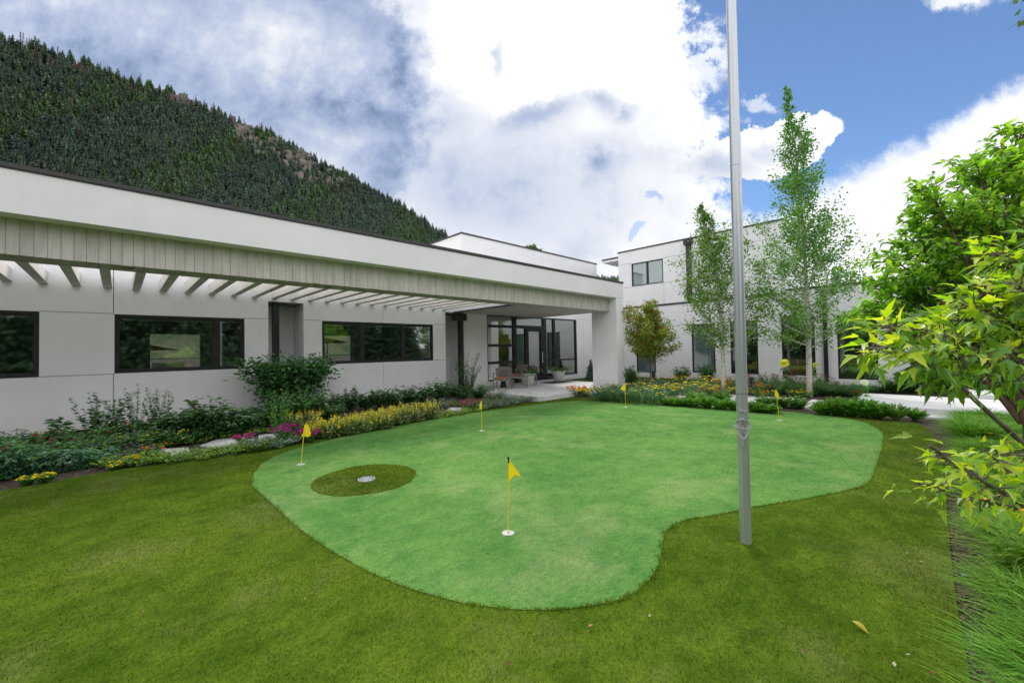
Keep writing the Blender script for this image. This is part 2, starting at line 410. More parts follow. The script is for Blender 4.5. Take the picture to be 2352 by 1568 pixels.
def blob(u, v, ru, rv, ang=0.0, UU=None, VV=None, pw=1.0):
    a, b = (UU or Uw) - u, (VV or Vw) - v; c, s = math.cos(ang), math.sin(ang)
    x, y = (a * c + b * s) / ru, (b * c - a * s) / rv
    return (x * x + y * y) * pw
def soft(*a, **k): return (blob(*a, **k) * -1.0).exp()
# coverage (0 blue .. 1 cloud)
main = (15.75 + (V * 0.22) - U) + wx * 2.0 + fine * 3.2
c_main = main.step(-0.30, 0.45)
cum = 1.0 - blob(17.3, 3.5, 1.75, 0.62, -0.16, UU=Us, VV=Vs)
cum = cum.max(1.0 - blob(18.7, 2.95, 0.80, 0.42, 0.15, UU=Us, VV=Vs)).max(1.0 - blob(18.3, 3.35, 0.9, 0.5, -0.5, UU=Us, VV=Vs))
c_cum = (cum + fine * 0.8).step(0.0, 0.22)
band = (V - 4.25 + (U - 18.8) * 0.52) + wy * 0.8 + fine * 1.0
c_band = band.step(-0.15, 0.5)
c_low = (V - 4.75 + wy * 1.2 + fine * 2.0).step(-0.1, 0.5)
wisp = (soft(22.0, -0.15, 1.5, 0.33, 0.1) * (1.0 + fine * 3.0) - 0.25).step(0.05, 0.6) * 0.9
wisp = wisp.max((soft(17.6, 2.35, 0.5, 0.2, 0.3) * (1.0 + fine * 5.0) - 0.3).step(0.05, 0.7) * 0.6)
wisp2 = (soft(16.0, 1.9, 0.7, 1.5, 0.3) * (1.0 + fine * 4.0) - 0.25).step(0.05, 0.6) * 0.8
holes = (soft(14.55, 5.25, 0.34, 0.17, -0.7) + soft(14.9, 4.62, 0.45, 0.16, -0.1) * 0.8 + fine * 0.8).step(0.45, 0.8)
holes = holes.max((soft(17.6, 4.45, 1.2, 0.26, -0.30) + fine * 0.7).step(0.45, 0.8))
cover = c_main.max(c_cum).max(c_band).max(c_low).max(wisp).max(wisp2)
cover = (cover - holes * 0.55 * (1.0 - c_cum)).max(0.0).min(1.0)
# brightness of the cloud
left = (10.05 - U + wx * -1.3 + puff * 1.2 + fine * 1.6 - (V - 2.9).max(0.0) * 0.38 - (0.9 - V).max(0.0) * 1.2).step(-0.25, 0.75)      # shaded western cloud deck
dark = soft(8.2, 2.45, 2.2, 0.62, 0.06) * 1.45
dark = dark.max(soft(9.3, 1.6, 0.62, 1.2, 0.15) * 1.1).max(soft(1.6, 1.0, 3.0, 0.8, 0.5) * 0.80).max(soft(7.6, 0.1, 2.2, 0.4, 0.5) * 0.5).max(soft(4.4, 2.2, 1.5, 0.6, 0.5) * 0.6).max(soft(6.3, 2.9, 1.6, 0.5, 0.4) * 0.6)
dark = dark.max(soft(12.4, 2.65, 1.0, 0.27, -0.36, UU=Us, VV=Vs) * 1.5).max(soft(11.5, 1.38, 0.17, 0.42, 0.1, UU=Us, VV=Vs) * 1.4)
dark = dark.max(soft(13.7, 2.3, 0.5, 0.28, 0.5, UU=Us, VV=Vs) * 1.2).max(soft(14.3, 2.65, 0.3, 0.2, UU=Us, VV=Vs) * 1.0)
dark = dark.max(soft(13.75, 3.7, 0.32, 0.17, UU=Us, VV=Vs) * 0.9).max(soft(16.5, 3.80, 0.75, 0.34, UU=Us, VV=Vs) * 1.0).max(soft(17.6, 3.50, 0.8, 0.22, UU=Us, VV=Vs) * 0.55)
dark = dark.max(soft(8.6, 3.8, 0.7, 0.45) * 0.55).max(soft(15.3, 3.6, 0.8, 0.3, UU=Us, VV=Vs) * 0.35)
low = soft(11.2, 4.4, 3.4, 1.6) * 0.42
mid = (U - 9.0).step(0, 2) * (16.0 - U).step(0, 2) * (V - 2.6).step(0, 1.5)
shade = (left * (0.40 + (U - 8.0).step(0.0, 1.6) * 0.14) + dark * (0.44 + puff * 0.7) + low + puff * 1.0 * left + fine * 0.5 * (left + dark * 0.6) + (puff * 1.1 + fine * 0.4).max(0.0) * mid * 0.9 + 0.10 + (puff * 0.9 + fine * 0.5) * 0.32 - soft(12.6, 0.9, 2.2, 1.6) * 0.25)
shade = (shade * 0.84).sat()
behind = (df * -1.0).step(-0.35, -0.10)
shade = shade * (1.0 - behind)
cover = cover.max(behind)
ramp = nt.nodes.new('ShaderNodeValToRGB'); nt.links.new(shade.k, ramp.inputs[0])
cr = ramp.color_ramp; cr.elements[0].position = 0.0; cr.elements[0].color = (1.75, 1.76, 1.80, 1)
cr.elements[1].position = 1.0; cr.elements[1].color = (0.19, 0.27, 0.45, 1)
for pos, c in ((0.08, (1.08, 1.10, 1.15)), (0.20, (0.86, 0.89, 0.96)), (0.5, (0.53, 0.61, 0.79)), (0.75, (0.36, 0.45, 0.66))):
    e = cr.elements.new(pos); e.color = (*c, 1)
bg1 = nt.nodes.new('ShaderNodeBackground'); bg1.inputs[1].default_value = 0.15
nt.links.new(mixc(nt, 0.0, sky.outputs[0], (0, 0, 0)), bg1.inputs[0])
hs = nt.nodes.new('ShaderNodeHueSaturation'); hs.inputs['Saturation'].default_value = 1.06; hs.inputs['Value'].default_value = 1.0
nt.links.new(sky.outputs[0], hs.inputs['Color']); nt.links.new(hs.outputs[0], bg1.inputs[0])
bg2 = nt.nodes.new('ShaderNodeBackground'); bg2.inputs[1].default_value = 1.0; nt.links.new((behind * -0.10 + 1.0).k, bg2.inputs[1])
nt.links.new(ramp.outputs[0], bg2.inputs[0])
mx = nt.nodes.new('ShaderNodeMixShader'); nt.links.new(cover.k, mx.inputs[0])
nt.links.new(bg1.outputs[0], mx.inputs[1]); nt.links.new(bg2.outputs[0], mx.inputs[2])
wo = nt.nodes.new('ShaderNodeOutputWorld'); nt.links.new(mx.outputs[0], wo.inputs[0])
world.cycles.sampling_method = 'AUTOMATIC'

sun_data = bpy.data.lights.new("sun", 'SUN'); sun_data.energy = 2.6; sun_data.angle = math.radians(14); sun_data.color = (1.0, 0.95, 0.87)
sun = bpy.data.objects.new("sun", sun_data); COL.objects.link(sun)
sun.rotation_euler = (-SUN_PIX).to_track_quat('-Z', 'Y').to_euler()

# ================================================================== ground, turf, putting green
from mathutils.geometry import tessellate_polygon
def sheet(name, pts, z, mat, thick=0.0, kind='structure'):
    mb = MB(); n = len(pts)
    vs = [(p[0], p[1], z) for p in pts]
    tris = tessellate_polygon([[Vector(v) for v in vs]])
    F = []
    for t in tris:
        a, b_, c = (np.array(vs[i]) for i in t)
        F.append(t if np.cross(b_ - a, c - a)[2] > 0 else t[::-1])
    mb.add(vs, np.array(F))
    if thick:
        low = [(p[0], p[1], z - thick) for p in pts]
        mb.add(vs + low, np.array([(i, (i + 1) % n, n + (i + 1) % n, n + i) for i in range(n)]))
    o = mb.build(name, mat); return tag(o, kind=kind)
def smooth_loop(pts, closed=True, sub=6):
    out = []; n = len(pts); P = [np.array(p[:2], float) for p in pts]
    rngi = range(n if closed else n - 1)
    for i in rngi:
        if closed: a, b_, c, d = P[(i - 1) % n], P[i], P[(i + 1) % n], P[(i + 2) % n]
        else: a, b_, c, d = P[max(i - 1, 0)], P[i], P[i + 1], P[min(i + 2, n - 1)]
        for k in range(sub):
            t = k / sub
            out.append(0.5 * ((2 * b_) + (c - a) * t + (2 * a - 5 * b_ + 4 * c - d) * t * t + (-a + 3 * b_ - 3 * c + d) * t ** 3))
    if not closed: out.append(P[-1])
    return [tuple(p) for p in out]
# turf material: fine pile, slight nap, worn and lighter patches
def turf_mat(name, dark, light, worn, wornfac, pile):
    m, nt, b = new_mat(name); p = gpos(nt)
    big = noise(nt, p, 0.55, 4, 0.6); mid = noise(nt, gpos(nt, (1.7, 1.2, 1)), 3.0, 7, 0.72)
    fin = noise(nt, p, pile, 3, 0.75); fin2 = noise(nt, p, pile * 0.33, 3, 0.7)
    f = (big * 0.5 + mid * 0.5).step(0.34, 0.66)
    streak = noise(nt, gpos(nt, (30, 9, 1)), 1.6, 5, 0.7)
    col = mixc(nt, (f + (streak - 0.5) * 1.1).sat(), dark, light)
    col = mixc(nt, ((noise(nt, shifted2(nt, p, (9, 4, 0)), 0.8, 5, 0.65) - 0.52) * wornfac).sat(), col, worn)
    hsv = nt.nodes.new('ShaderNodeHueSaturation'); nt.links.new(col, hsv.inputs['Color'])
    fin3 = noise(nt, gpos(nt, (1.0, 0.55, 1)), 34, 4, 0.75)
    nt.links.new(((fin - 0.5) * 1.2 + (fin2 - 0.5) * 1.0 + (fin3 - 0.5) * 0.7 + 1.0).max(0.2).k, hsv.inputs['Value'])
    nt.links.new(hsv.outputs[0], b.inputs['Base Color'])
    b.inputs['Roughness'].default_value = 0.9; b.inputs['Specular IOR Level'].default_value = 0.03
    bump(nt, b, fin, 0.6, 0.006)
    return m
def shifted2(nt, vec, off):
    n = nt.nodes.new('ShaderNodeVectorMath'); n.operation = 'ADD'; nt.links.new(vec, n.inputs[0]); n.inputs[1].default_value = off; return n.outputs[0]
MAT['turf'] = turf_mat('fringe_turf', (0.032, 0.072, 0.004), (0.092, 0.145, 0.012), (0.17, 0.18, 0.06), 2.6, 150)
MAT['green'] = turf_mat('putting_turf', (0.055, 0.160, 0.038), (0.132, 0.262, 0.062), (0.25, 0.31, 0.13), 2.9, 190)

gm = MB(); R0 = 900
ring = [0, 6, 14, 30, 60, 120, 240, 420, 700, 1200, 2500, 4500]; na = 48; V_ = [(0, 0, 0)]
for r in ring[1:]:
    for k in range(na): V_.append((r * math.cos(k / na * 2 * PI), r * math.sin(k / na * 2 * PI), -0.0 if r < 40 else -0.5))
F3 = [(0, 1 + k, 1 + (k + 1) % na) for k in range(na)]; F4 = []
for i in range(len(ring) - 2):
    for k in range(na): F4.append((1 + i * na + k, 1 + (i + 1) * na + k, 1 + (i + 1) * na + (k + 1) % na, 1 + i * na + (k + 1) % na))
gm.add(V_, [np.array(F3), np.array(F4)])
tag(gm.build('ground', MAT['soil']), kind='structure')

bed_l = [(-7.95, -9), (-7.9, -3), (-7.83, -1.0), (-7.9, -0.45), (-7.95, 0.1), (-7.83, 0.8), (-7.8, 1.5), (-7.9, 2.4), (-8.12, 3.76), (-8.25, 5.4), (-8.33, 7.4), (-8.3, 9.12)]
back_e = [(-8.2, 9.35), (-8.14, 10.0), (-8.0, 10.6), (-7.5, 11.05), (-6.6, 11.3), (-5.4, 11.36), (-4.4, 11.3), (-3.3, 11.25), (-1.8, 11.45), (-1.0, 11.66), (-0.55, 11.55)]
right_e = [(-0.2, 11.1), (-0.05, 10.3), (0.01, 9.3), (0.05, 7.9), (0.06, 6.0), (0.055, 4.7), (0.065, 3.6), (0.085, 2.8), (0.1, 1.0), (0.12, -2), (0.2, -9)]
fringe = smooth_loop(bed_l + back_e + right_e, closed=False)
sheet('lawn', fringe, 0.016, MAT['turf'], 0.016)
gp = [(579, 1110), (588, 1078), (625, 1050), (700, 1024), (850, 990), (1000, 962), (1150, 939), (1300, 921.5), (1400, 921), (1600, 929), (1800, 944.5), (1900, 954), (1980, 968), (2022, 988), (2028, 1012), (2015, 1060), (1995, 1106),
      (1950, 1124), (1850, 1144), (1750, 1160), (1650, 1181), (1570, 1195), (1530, 1220), (1521, 1255), (1510, 1300), (1482, 1340), (1440, 1368), (1380, 1386), (1300, 1397), (1220, 1400), (1120, 1392), (1040, 1378), (900, 1335), (780, 1275), (690, 1215), (638, 1168), (598, 1132)]
green = smooth_loop([tuple(at(u, v, 0.02)[:2]) for u, v in gp], sub=5)
sheet('putting_green', green, 0.020, MAT['green'])
PC = (-4.97, 2.23); PR = 0.61
circ = [(PC[0] + PR * (1 + 0.02 * math.sin(5 * t)) * math.cos(t), PC[1] + PR * math.sin(t)) for t in np.linspace(0, 2 * PI, 60, endpoint=False)]
sheet('lawn_patch', circ, 0.026, MAT['turf'], 0.006)

def inside(P, poly):
    x, y = P[:, 0], P[:, 1]; r = np.zeros(len(P), bool); n = len(poly)
    for i in range(n):
        x0, y0 = poly[i]; x1, y1 = poly[(i + 1) % n]
        c = ((y0 > y) != (y1 > y)); 
        if y1 != y0: r ^= c & (x < (x1 - x0) * (y - y0) / (y1 - y0) + x0)
    return r
def blades(mb, P, h, w, cols, lean=0.35, z=0.02):
    n = len(P); a = rng.uniform(0, 2 * PI, n); hh = h * rng.uniform(0.6, 1.2, n)
    side = np.stack([np.cos(a), np.sin(a), np.zeros(n)], 1) * (w / 2) * rng.uniform(0.7, 1.3, n)[:, None]
    ln = rng.normal(0, lean, (n, 2)) * hh[:, None]
    base = np.stack([P[:, 0], P[:, 1], np.full(n, z)], 1); tip = base + np.stack([ln[:, 0], ln[:, 1], hh], 1)
    mid = base * 0.5 + tip * 0.5; mid[:, :2] -= ln * 0.15
    Vv = np.stack([base - side, base + side, mid + side * 0.8, tip, mid - side * 0.8], 1).reshape(-1, 3)
    F = (np.arange(n)[:, None] * 5 + np.array([0, 1, 2, 3, 4])[None])
    c = np.asarray(cols)[rng.integers(0, len(cols), n)] * rng.uniform(0.7, 1.3, (n, 1))
    mb.add(Vv, F, np.repeat(c, 5, axis=0))
def rnd_pts(n, box): return np.stack([rng.uniform(box[0], box[1], n), rng.uniform(box[2], box[3], n)], 1)
fr_arr, gr_arr, ci_arr = fringe, green, circ
TURF_COLS = [(0.074, 0.132, 0.007), (0.090, 0.152, 0.011), (0.058, 0.110, 0.006), (0.17, 0.21, 0.06), (0.078, 0.138, 0.009), (0.13, 0.18, 0.03)]
GREEN_COLS = [(0.095, 0.225, 0.05), (0.13, 0.27, 0.07), (0.07, 0.18, 0.045), (0.20, 0.33, 0.12)]
mb = MB()
for (n, dmin, dmax, h, w) in ((640000, 1.0, 4.2, 0.013, 0.0032), (260000, 4.2, 8.5, 0.014, 0.005), (90000, 8.5, 16, 0.018, 0.010)):
    P = rnd_pts(n, (-8.5, 0.3, -1.5, 11.8))
    D = P[:, 0] * FWD.x + P[:, 1] * FWD.y
    lat = P[:, 0] * hr.x + P[:, 1] * hr.y
    P = P[(D > dmin) & (D < dmax) & (np.abs(lat) < D * 1.32 + 0.2)]
    P = P[inside(P, fr_arr) & ~inside(P, gr_arr)]
    blades(mb, P, h, w, TURF_COLS, z=0.014)
n = 10000; P = rnd_pts(n, (PC[0] - PR, PC[0] + PR, PC[1] - PR, PC[1] + PR)); P = P[inside(P, ci_arr) & (np.hypot(P[:, 0] + 4.897, P[:, 1] - 2.205) > 0.105)]
blades(mb, P, 0.016, 0.005, TURF_COLS, z=0.024)
for ring_, nn_ in ((green, 5000), (circ, 700)):
    rp = np.array(ring_); seg = rng.integers(0, len(rp), nn_); t_ = rng.uniform(0, 1, nn_)[:, None]; P = rp[seg] * (1 - t_) + rp[(seg + 1) % len(rp)] * t_ + rng.normal(0, 0.010, (nn_, 2)) + 0.012 * np.sin(seg * 1.7)[:, None]
    blades(mb, P, 0.012, 0.005, [(0.11, 0.19, 0.012), (0.14, 0.22, 0.02)], lean=1.2, z=0.019)
tag(mb.build('turf_grass', MAT['blade']), kind='stuff', label='short olive artificial turf pile around the putting green', cat='grass')
mb = MB()
for (n, dmin, dmax, h, w) in ((330000, 1.8, 4.5, 0.005, 0.0040), (110000, 4.5, 8.0, 0.006, 0.007)):
    P = rnd_pts(n, (-7.5, 0.0, 0.8, 11.4)); D = P[:, 0] * FWD.x + P[:, 1] * FWD.y
    P = P[(D > dmin) & (D < dmax)]; P = P[inside(P, gr_arr) & (np.hypot(P[:, 0] - PC[0], P[:, 1] - PC[1]) > PR)]
    blades(mb, P, h, w, GREEN_COLS, lean=0.8, z=0.019)
tag(mb.build('green_grass', MAT['green_blade']), kind='stuff', label='close cut bright green putting turf pile', cat='grass')

# mulch chips in the beds
mb = MB()
def chips(P, s0, s1):
    n = len(P); s_ = rng.uniform(s0, s1, n); a = rng.uniform(0, 2 * PI, n)
    D = np.stack([np.cos(a), np.sin(a), rng.normal(0, .25, n)], 1)
    scatter(mb, 'round', np.stack([P[:, 0], P[:, 1], rng.uniform(0.004, 0.02, n)], 1), D, s_, [(0.2, .2, .2)], upj=0.35)
P = np.vstack([rnd_pts(30000, (0.02, 0.75, 1.5, 11.2)), rnd_pts(5000, (-9.3, -7.8, -1.5, 9)), rnd_pts(4000, (-8, 0.6, 11.2, 12.2))])
P = P[~inside(P, fr_arr)]
chips(P, 0.007, 0.026)
tag(mb.build('mulch', MAT['chip']), kind='stuff', label='dark shredded bark mulch along the bed edges', cat='mulch')

# ================================================================== long white house (facade plane x = -12.58)
W = -12.58; ZJ = 2.55; G = 0.012
house = thing('white_house', (-12.58, 4, 0), 'long low white stucco house with deep parapet and slatted pergola along the flower bed', 'house')
HL = Vector((-12.58, 4, 0))
def part(mb, name, mat, parent=None, loc=HL, **k):
    """build in world coordinates, parent under a thing standing at loc"""
    return mb.build(name, mat, parent, loc=loc, **k)
def sub(mb, name, mat, parent):   # sub-part: the parent part already sits at its own origin
    o = mb.build(name, mat, parent); return o
win_spec = [(-3.6, -1.14, 1.205, 2.537, ()), (-0.05, 2.40, 1.22, 2.535, (1.79,)), (4.355, 8.215, 1.25, 2.545, (5.57, 7.02))]
cuts = [(a, b_, z0, z1, 0.30, True) for a, b_, z0, z1, _ in win_spec]
cuts += [(2.952, 3.848, 0.0, 3.03, 0.97, False), (8.756, 9.60, 0.0, 3.03, 0.97, False), (10.79, 16.80, 0.15, 3.045, 0.30, True)]
gd = 0.03
for (a, b_, z0, z1) in ((-1.14, -0.05, ZJ - G, ZJ), (-1.14, -0.05, 1.205, 1.205 + G), (-0.06 - G, -0.06, 2.535, 4.1), (-0.06 - G, -0.06, 0, 1.22), (2.40, 2.952, ZJ - G, ZJ), (2.40, 2.952, 1.22, 1.22 + G),
                        (3.848, 4.355, ZJ, ZJ + G), (3.848, 4.355, 1.25, 1.25 + G), (6.28, 6.28 + G, 2.545, 4.1), (6.28, 6.28 + G, 0, 1.25), (8.215, 8.756, ZJ, ZJ + G), (8.215, 8.756, 1.25, 1.25 + G),
                        (16.8, 18.49, 3.09, 3.09 + G), (-6, -3.6, ZJ - G, ZJ), (-6, -3.6, 1.205, 1.205 + G), (17.35, 17.35 + G, 0, 3.09)):
    cuts.append((a, b_, z0, z1, gd, True))
mb = MB(); wall(mb, 'x', W, -7.0, 18.49, 0.06, 4.30, cuts)
part(mb, 'wall', MAT['stucco'], house)
# shade of the gap at the foot of the wall, put in as a black strip
for q in ((-7, 2.9), (3.9, 8.7), (16.0, 18.4)): mb = MB(); mb.box(W - 0.3, W - 0.03, *q, 0, 0.07); part(mb, 'gap_shade', MAT['black'], house)
def win_frame(y0, y1, z0, z1, mulls, rails=(), x=W, fw=0.06, name='window', gl='glass'):
    f = MB(); d0, d1 = x - 0.10, x - 0.015
    f.box(d0, d1, y0, y1, z0, z0 + fw); f.box(d0, d1, y0, y1, z1 - fw, z1)
    f.box(d0, d1, y0, y0 + fw, z0 + fw, z1 - fw); f.box(d0, d1, y1 - fw, y1, z0 + fw, z1 - fw)
    for m_ in mulls: f.box(d0, d1, m_ - 0.06, m_ + 0.06, z0 + fw, z1 - fw)
    fo = part(f, name, MAT['darkmetal'], house)
    edges = [y0] + list(mulls) + [y1]
    for i in range(len(edges) - 1):
        g = MB(); a, b_ = edges[i] + 0.055, edges[i + 1] - 0.055
        # inner sash line and the pane
        g.poly([(x - 0.06, a, z0 + fw - .01), (x - 0.06, b_, z0 + fw - .01), (x - 0.06, b_, z1 - fw + .01), (x - 0.06, a, z1 - fw + .01)])
        po = sub(g, 'pane', MAT[gl], fo); po.data.transform(Matrix.Translation(-HL))
        s_ = MB(); q = 0.028; xs0, xs1 = x - 0.085, x - 0.035
        for bx in ((a, b_, z0 + fw, z0 + fw + q), (a, b_, z1 - fw - q, z1 - fw), (a, a + q, z0 + fw, z1 - fw), (b_ - q, b_, z0 + fw, z1 - fw)): s_.box(xs0, xs1, *bx)
        so = sub(s_, 'sash', MAT['darkmetal'], fo); so.data.transform(Matrix.Translation(-HL))
    return fo
for (a, b_, z0, z1, mu) in win_spec: win_frame(a, b_, z0, z1, mu)
# steel posts in the recesses
mb = MB(); mb.box(-12.86, -12.70, 3.10, 3.25, 0, 3.03); part(mb, 'post', MAT['darkmetal'], house)
mb = MB(); mb.box(-12.60, -12.46, 9.33, 9.50, 0, 2.98); part(mb, 'post', MAT['darkmetal'], house)
mb = MB(); mb.box(-12.66, -12.36, 9.10, 9.60, 2.73, 2.985); mb.box(-12.60, -12.42, 9.28, 9.52, 2.985, 3.03); part(mb, 'beam_box', MAT['darkmetal'], house)
# parapet beam over the terrace edge
XF, XC = -8.41, -8.72
mb = MB(); 
mb.box(XF - 0.9, XF, -9.0, 14.28, 3.515, 4.112)
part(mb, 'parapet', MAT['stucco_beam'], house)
mb = MB(); mb.box(XF - 0.93, XF + 0.025, -9.0, 14.30, 4.112, 4.172); mb.box(XF - 0.2, XF + 0.012, -9.0, 14.29, 4.095, 4.1115)
part(mb, 'roof_edge', MAT['trim'], house)
for yj in (-2.6, 2.35, 7.4): mb = MB(); mb.box(XF - 0.001, XF + 0.0015, yj, yj + 0.006, 3.52, 4.11); part(mb, 'panel_joint', MAT['rafter'], house)
# boards wrap the beam: face and underside
mb = MB(); y = -9.0; k = 0; XI = -9.30
while y < 13.76:
    y1 = min(y + 0.1228, 13.765); j = rng.uniform(-0.0015, 0.0015)
    mb.box(XC - 0.02, XC + j, y, y1, 3.018, 3.514)
    mb.box(XI, XC - 0.0005, y, y1, 3.012 + j, 3.030)
    y += 0.1275
part(mb, 'cladding', MAT['board'], house)
mb = MB(); mb.box(XI + 0.02, XC - 0.021, -9, 13.765, 3.033, 3.5145); part(mb, 'beam', MAT['black'], house)
mb = MB(); mb.box(XI - 0.02, XI - 0.001, -9, 9.1, 3.012, 3.51); part(mb, 'beam_lining', MAT['rafter'], house)
# rafters
for k in range(-14, 21):
    yc = -0.16 + 0.466 * k
    if yc > 9.05: break
    mb = MB(); mb.box(W + 0.001, XI - 0.021, yc - 0.07, yc + 0.07, 3.11, 3.36); part(mb, 'rafter', MAT['rafter'], house)
# porch roof
mb = MB()
y = 9.16
while y < 13.86:
    y1 = min(y + 0.125, 13.87); mb.box(W + 0.001, XI - 0.001, y, y1, 3.020 + rng.uniform(-.001, .001), 3.045); y += 0.128
part(mb, 'porch_ceiling', MAT['board'], house)
mb = MB(); mb.box(W + 0.002, XI - 0.001, 9.12, 9.157, 3.006, 3.06); part(mb, 'porch_edge', MAT['darkmetal'], house)
mb = MB(); mb.box(W + 0.002, XF - 0.95, 9.158, 13.87, 3.05, 4.0); part(mb, 'porch_roof', MAT['stucco'], house)
for (u, v) in ((295, 616), (753, 659), (1066, 723), (1250, 742)):
    p_ = at(u, v, 3.012); mb = MB(); mb.box(p_.x - 0.05, p_.x + 0.05, p_.y - 0.06, p_.y + 0.06, 3.004, 3.010) if p_.x > XI else mb.box(p_.x - 0.05, p_.x + 0.05, p_.y - 0.06, p_.y + 0.06, 3.012, 3.0185)
    part(mb, 'downlight', MAT['black'], house)
# corner column
mb = MB(); mb.box(-9.55, XF, 13.77, 14.28, 0.10, 3.508); mb.box(-9.52, XF - 0.04, 13.80, 14.25, 3.5085, 3.5145)
part(mb, 'column', MAT['stucco'], house)
# roof deck and the raised volume behind
mb = MB(); mb.box(-30, W - 0.35, -9, 18.4, 3.75, 3.95); part(mb, 'roof', MAT['stucco_warm'], house)
mb = MB(); mb.box(-26, -14.0, 10.65, 20.8, 3.96, 6.62); part(mb, 'upper_storey', MAT['stucco'], house)
mb = MB(); mb.box(-26.03, -13.97, 10.62, 20.83, 6.62, 6.69); part(mb, 'roof_edge', MAT['trim'], house)
# glazed entrance wall
GX0, GX1 = W - 0.11, W - 0.02
fr = MB()
def fb(y0, y1, z0, z1, pr=0.0): fr.box(GX0, GX1 + pr, y0, y1, z0, z1)
fb(10.79, 10.85, 0.15, 3.045); fb(16.70, 16.80, 0.30, 3.045); fb(10.85, 16.70, 2.985, 3.045)
fb(12.30, 12.50, 0.15, 2.985, .01); fb(14.25, 14.46, 0.15, 2.985, .01); fb(14.98, 15.12, 0.15, 2.985, .004)
for z0, z1 in ((2.52, 2.63), (1.72, 1.83), (1.0, 1.11), (0.30, 0.36)): fb(10.85, 12.30, z0, z1)
fb(12.50, 14.25, 2.52, 2.65); fb(13.04, 13.12, 0.15, 2.52); fb(12.50, 13.04, 0.15, 0.26)
for a, b_ in ((14.46, 14.98), (15.12, 16.70)): fb(a, b_, 1.02, 1.09)
fb(14.46, 14.98, 0.15, 0.22); fb(15.12, 16.70, 0.30, 0.36)
glz = part(fr, 'glazed_wall', MAT['darkmetal'], house)
def pane(y0, y1, z0, z1, par, x=W - 0.07, mat='glass_door', nm='pane'):
    g = MB(); g.poly([(x, y0, z0), (x, y1, z0), (x, y1, z1), (x, y0, z1)]); o = g.build(nm, MAT[mat], par); o.data.transform(Matrix.Translation(-HL)); return o
for q in ((10.85, 12.30, 2.63, 2.985), (10.85, 12.30, 1.83, 2.52), (10.85, 12.30, 1.11, 1.72), (10.85, 12.30, 0.36, 1.0), (12.50, 14.25, 2.65, 2.985), (12.50, 13.04, 0.26, 2.52),
          (14.46, 14.98, 1.09, 2.985), (14.46, 14.98, 0.22, 1.02), (15.12, 16.70, 1.09, 2.985), (15.12, 16.70, 0.36, 1.02)): pane(*q, glz)
for q in ((15.12, 16.80), (10.79, 12.3)): mb = MB(); mb.box(W - 0.28, W, q[0], q[1], 0.15, 0.298); part(mb, 'sill_wall', MAT['stucco'], house)
dr = MB(); x0, x1 = W - 0.10, W - 0.008
dr.box(x0, x1, 13.125, 13.25, 0.17, 2.51); dr.box(x0, x1, 14.06, 14.245, 0.17, 2.51); dr.box(x0, x1, 13.25, 14.06, 2.39, 2.51); dr.box(x0, x1, 13.25, 14.06, 0.17, 0.42)
door = part(dr, 'door', MAT['darkmetal'], house)
pane(13.25, 14.06, 0.42, 2.39, door)
h = MB(); h.tube([(W + 0.03, 14.12, 0.95), (W + 0.03, 14.12, 1.45)], 0.014, 8); h.bar((W - 0.01, 14.12, 1.0), (W + 0.03, 14.12, 1.0), .015, .015); h.bar((W - 0.01, 14.12, 1.4), (W + 0.03, 14.12, 1.4), .015, .015)
o = h.build('handle', MAT['silver'], door); o.data.transform(Matrix.Translation(-HL))
# rooms behind the glass
mb = MB(); bx0, bx1 = -17.5, W - 0.31
mb.poly([(bx0, -7, 0.1), (bx1, -7, 0.1), (bx1, 18.4, 0.1), (bx0, 18.4, 0.1)]); mb.poly([(bx0, -7, 3.0), (bx1, -7, 3.0), (bx1, 18.4, 3.0), (bx0, 18.4, 3.0)])
for yy in (-7, 2.9, 3.92, 8.7, 10.0, 18.4): mb.poly([(bx0, yy, 0.1), (bx1, yy, 0.1), (bx1, yy, 3.0), (bx0, yy, 3.0)])
wall(mb, 'x', bx0, -7, 18.4, 0.1, 3.0, [(0.75, 2.05, 0.7, 2.3, 0.2, True), (5.9, 7.3, 0.7, 2.3, 0.2, True), (11.2, 12.6, 0.4, 2.4, 0.2, True)])
part(mb, 'room', MAT['room'], house)
for a, b_ in ((0.75, 2.05), (5.9, 7.3)):
    mb = MB()
    for q in ((a - .32, a, 0.7, 2.62), (b_, b_ + .32, 0.7, 2.62), (a, b_, 2.3, 2.62)): mb.box(bx0 + 0.01, bx0 + 0.06, *q)
    part(mb, 'window_casing', MAT['room_white'], house)
for (a, b_, z0, z1, mu) in win_spec: mb = MB(); mb.box(W - 0.42, W - 0.33, a + .05, b_ - .05, z1 - 0.12, z1 - 0.02); part(mb, 'roller_blind', MAT['room_white'], house)

# ================================================================== two-storey house (facade plane y = 18.5)
E0 = 18.5
wh = thing('white_house', (-5, E0, 0), 'two storey white panelled house behind the aspens at the end of the garden', 'house')
WL = Vector((-5, E0, 0))
lowin = [(-10.224, -9.22, 0.36, 2.57), (-7.50, -6.51, 0.42, 2.57), (-5.90, -4.88, 0.42, 2.60), (-4.06, -3.01, 0.42, 2.70), (-2.36, -1.29, 0.34, 2.61)]
cuts = [(a, b_, z0, z1, 0.25, True) for a, b_, z0, z1 in lowin]
for q in ((-12.5, -10.224, 2.562, 2.57), (-9.22, -7.50, 2.562, 2.57), (-1.29, 0.13, 2.6, 2.608), (-1.288, -1.28, 0.1, 0.34), (-6.51, -5.9, 2.59, 2.598), (-3.01, -2.36, 2.64, 2.648)): q = (q[0], max(q[1], q[0] + .014), q[2], max(q[3], q[2] + .014)); cuts.append((*q, 0.03, True))
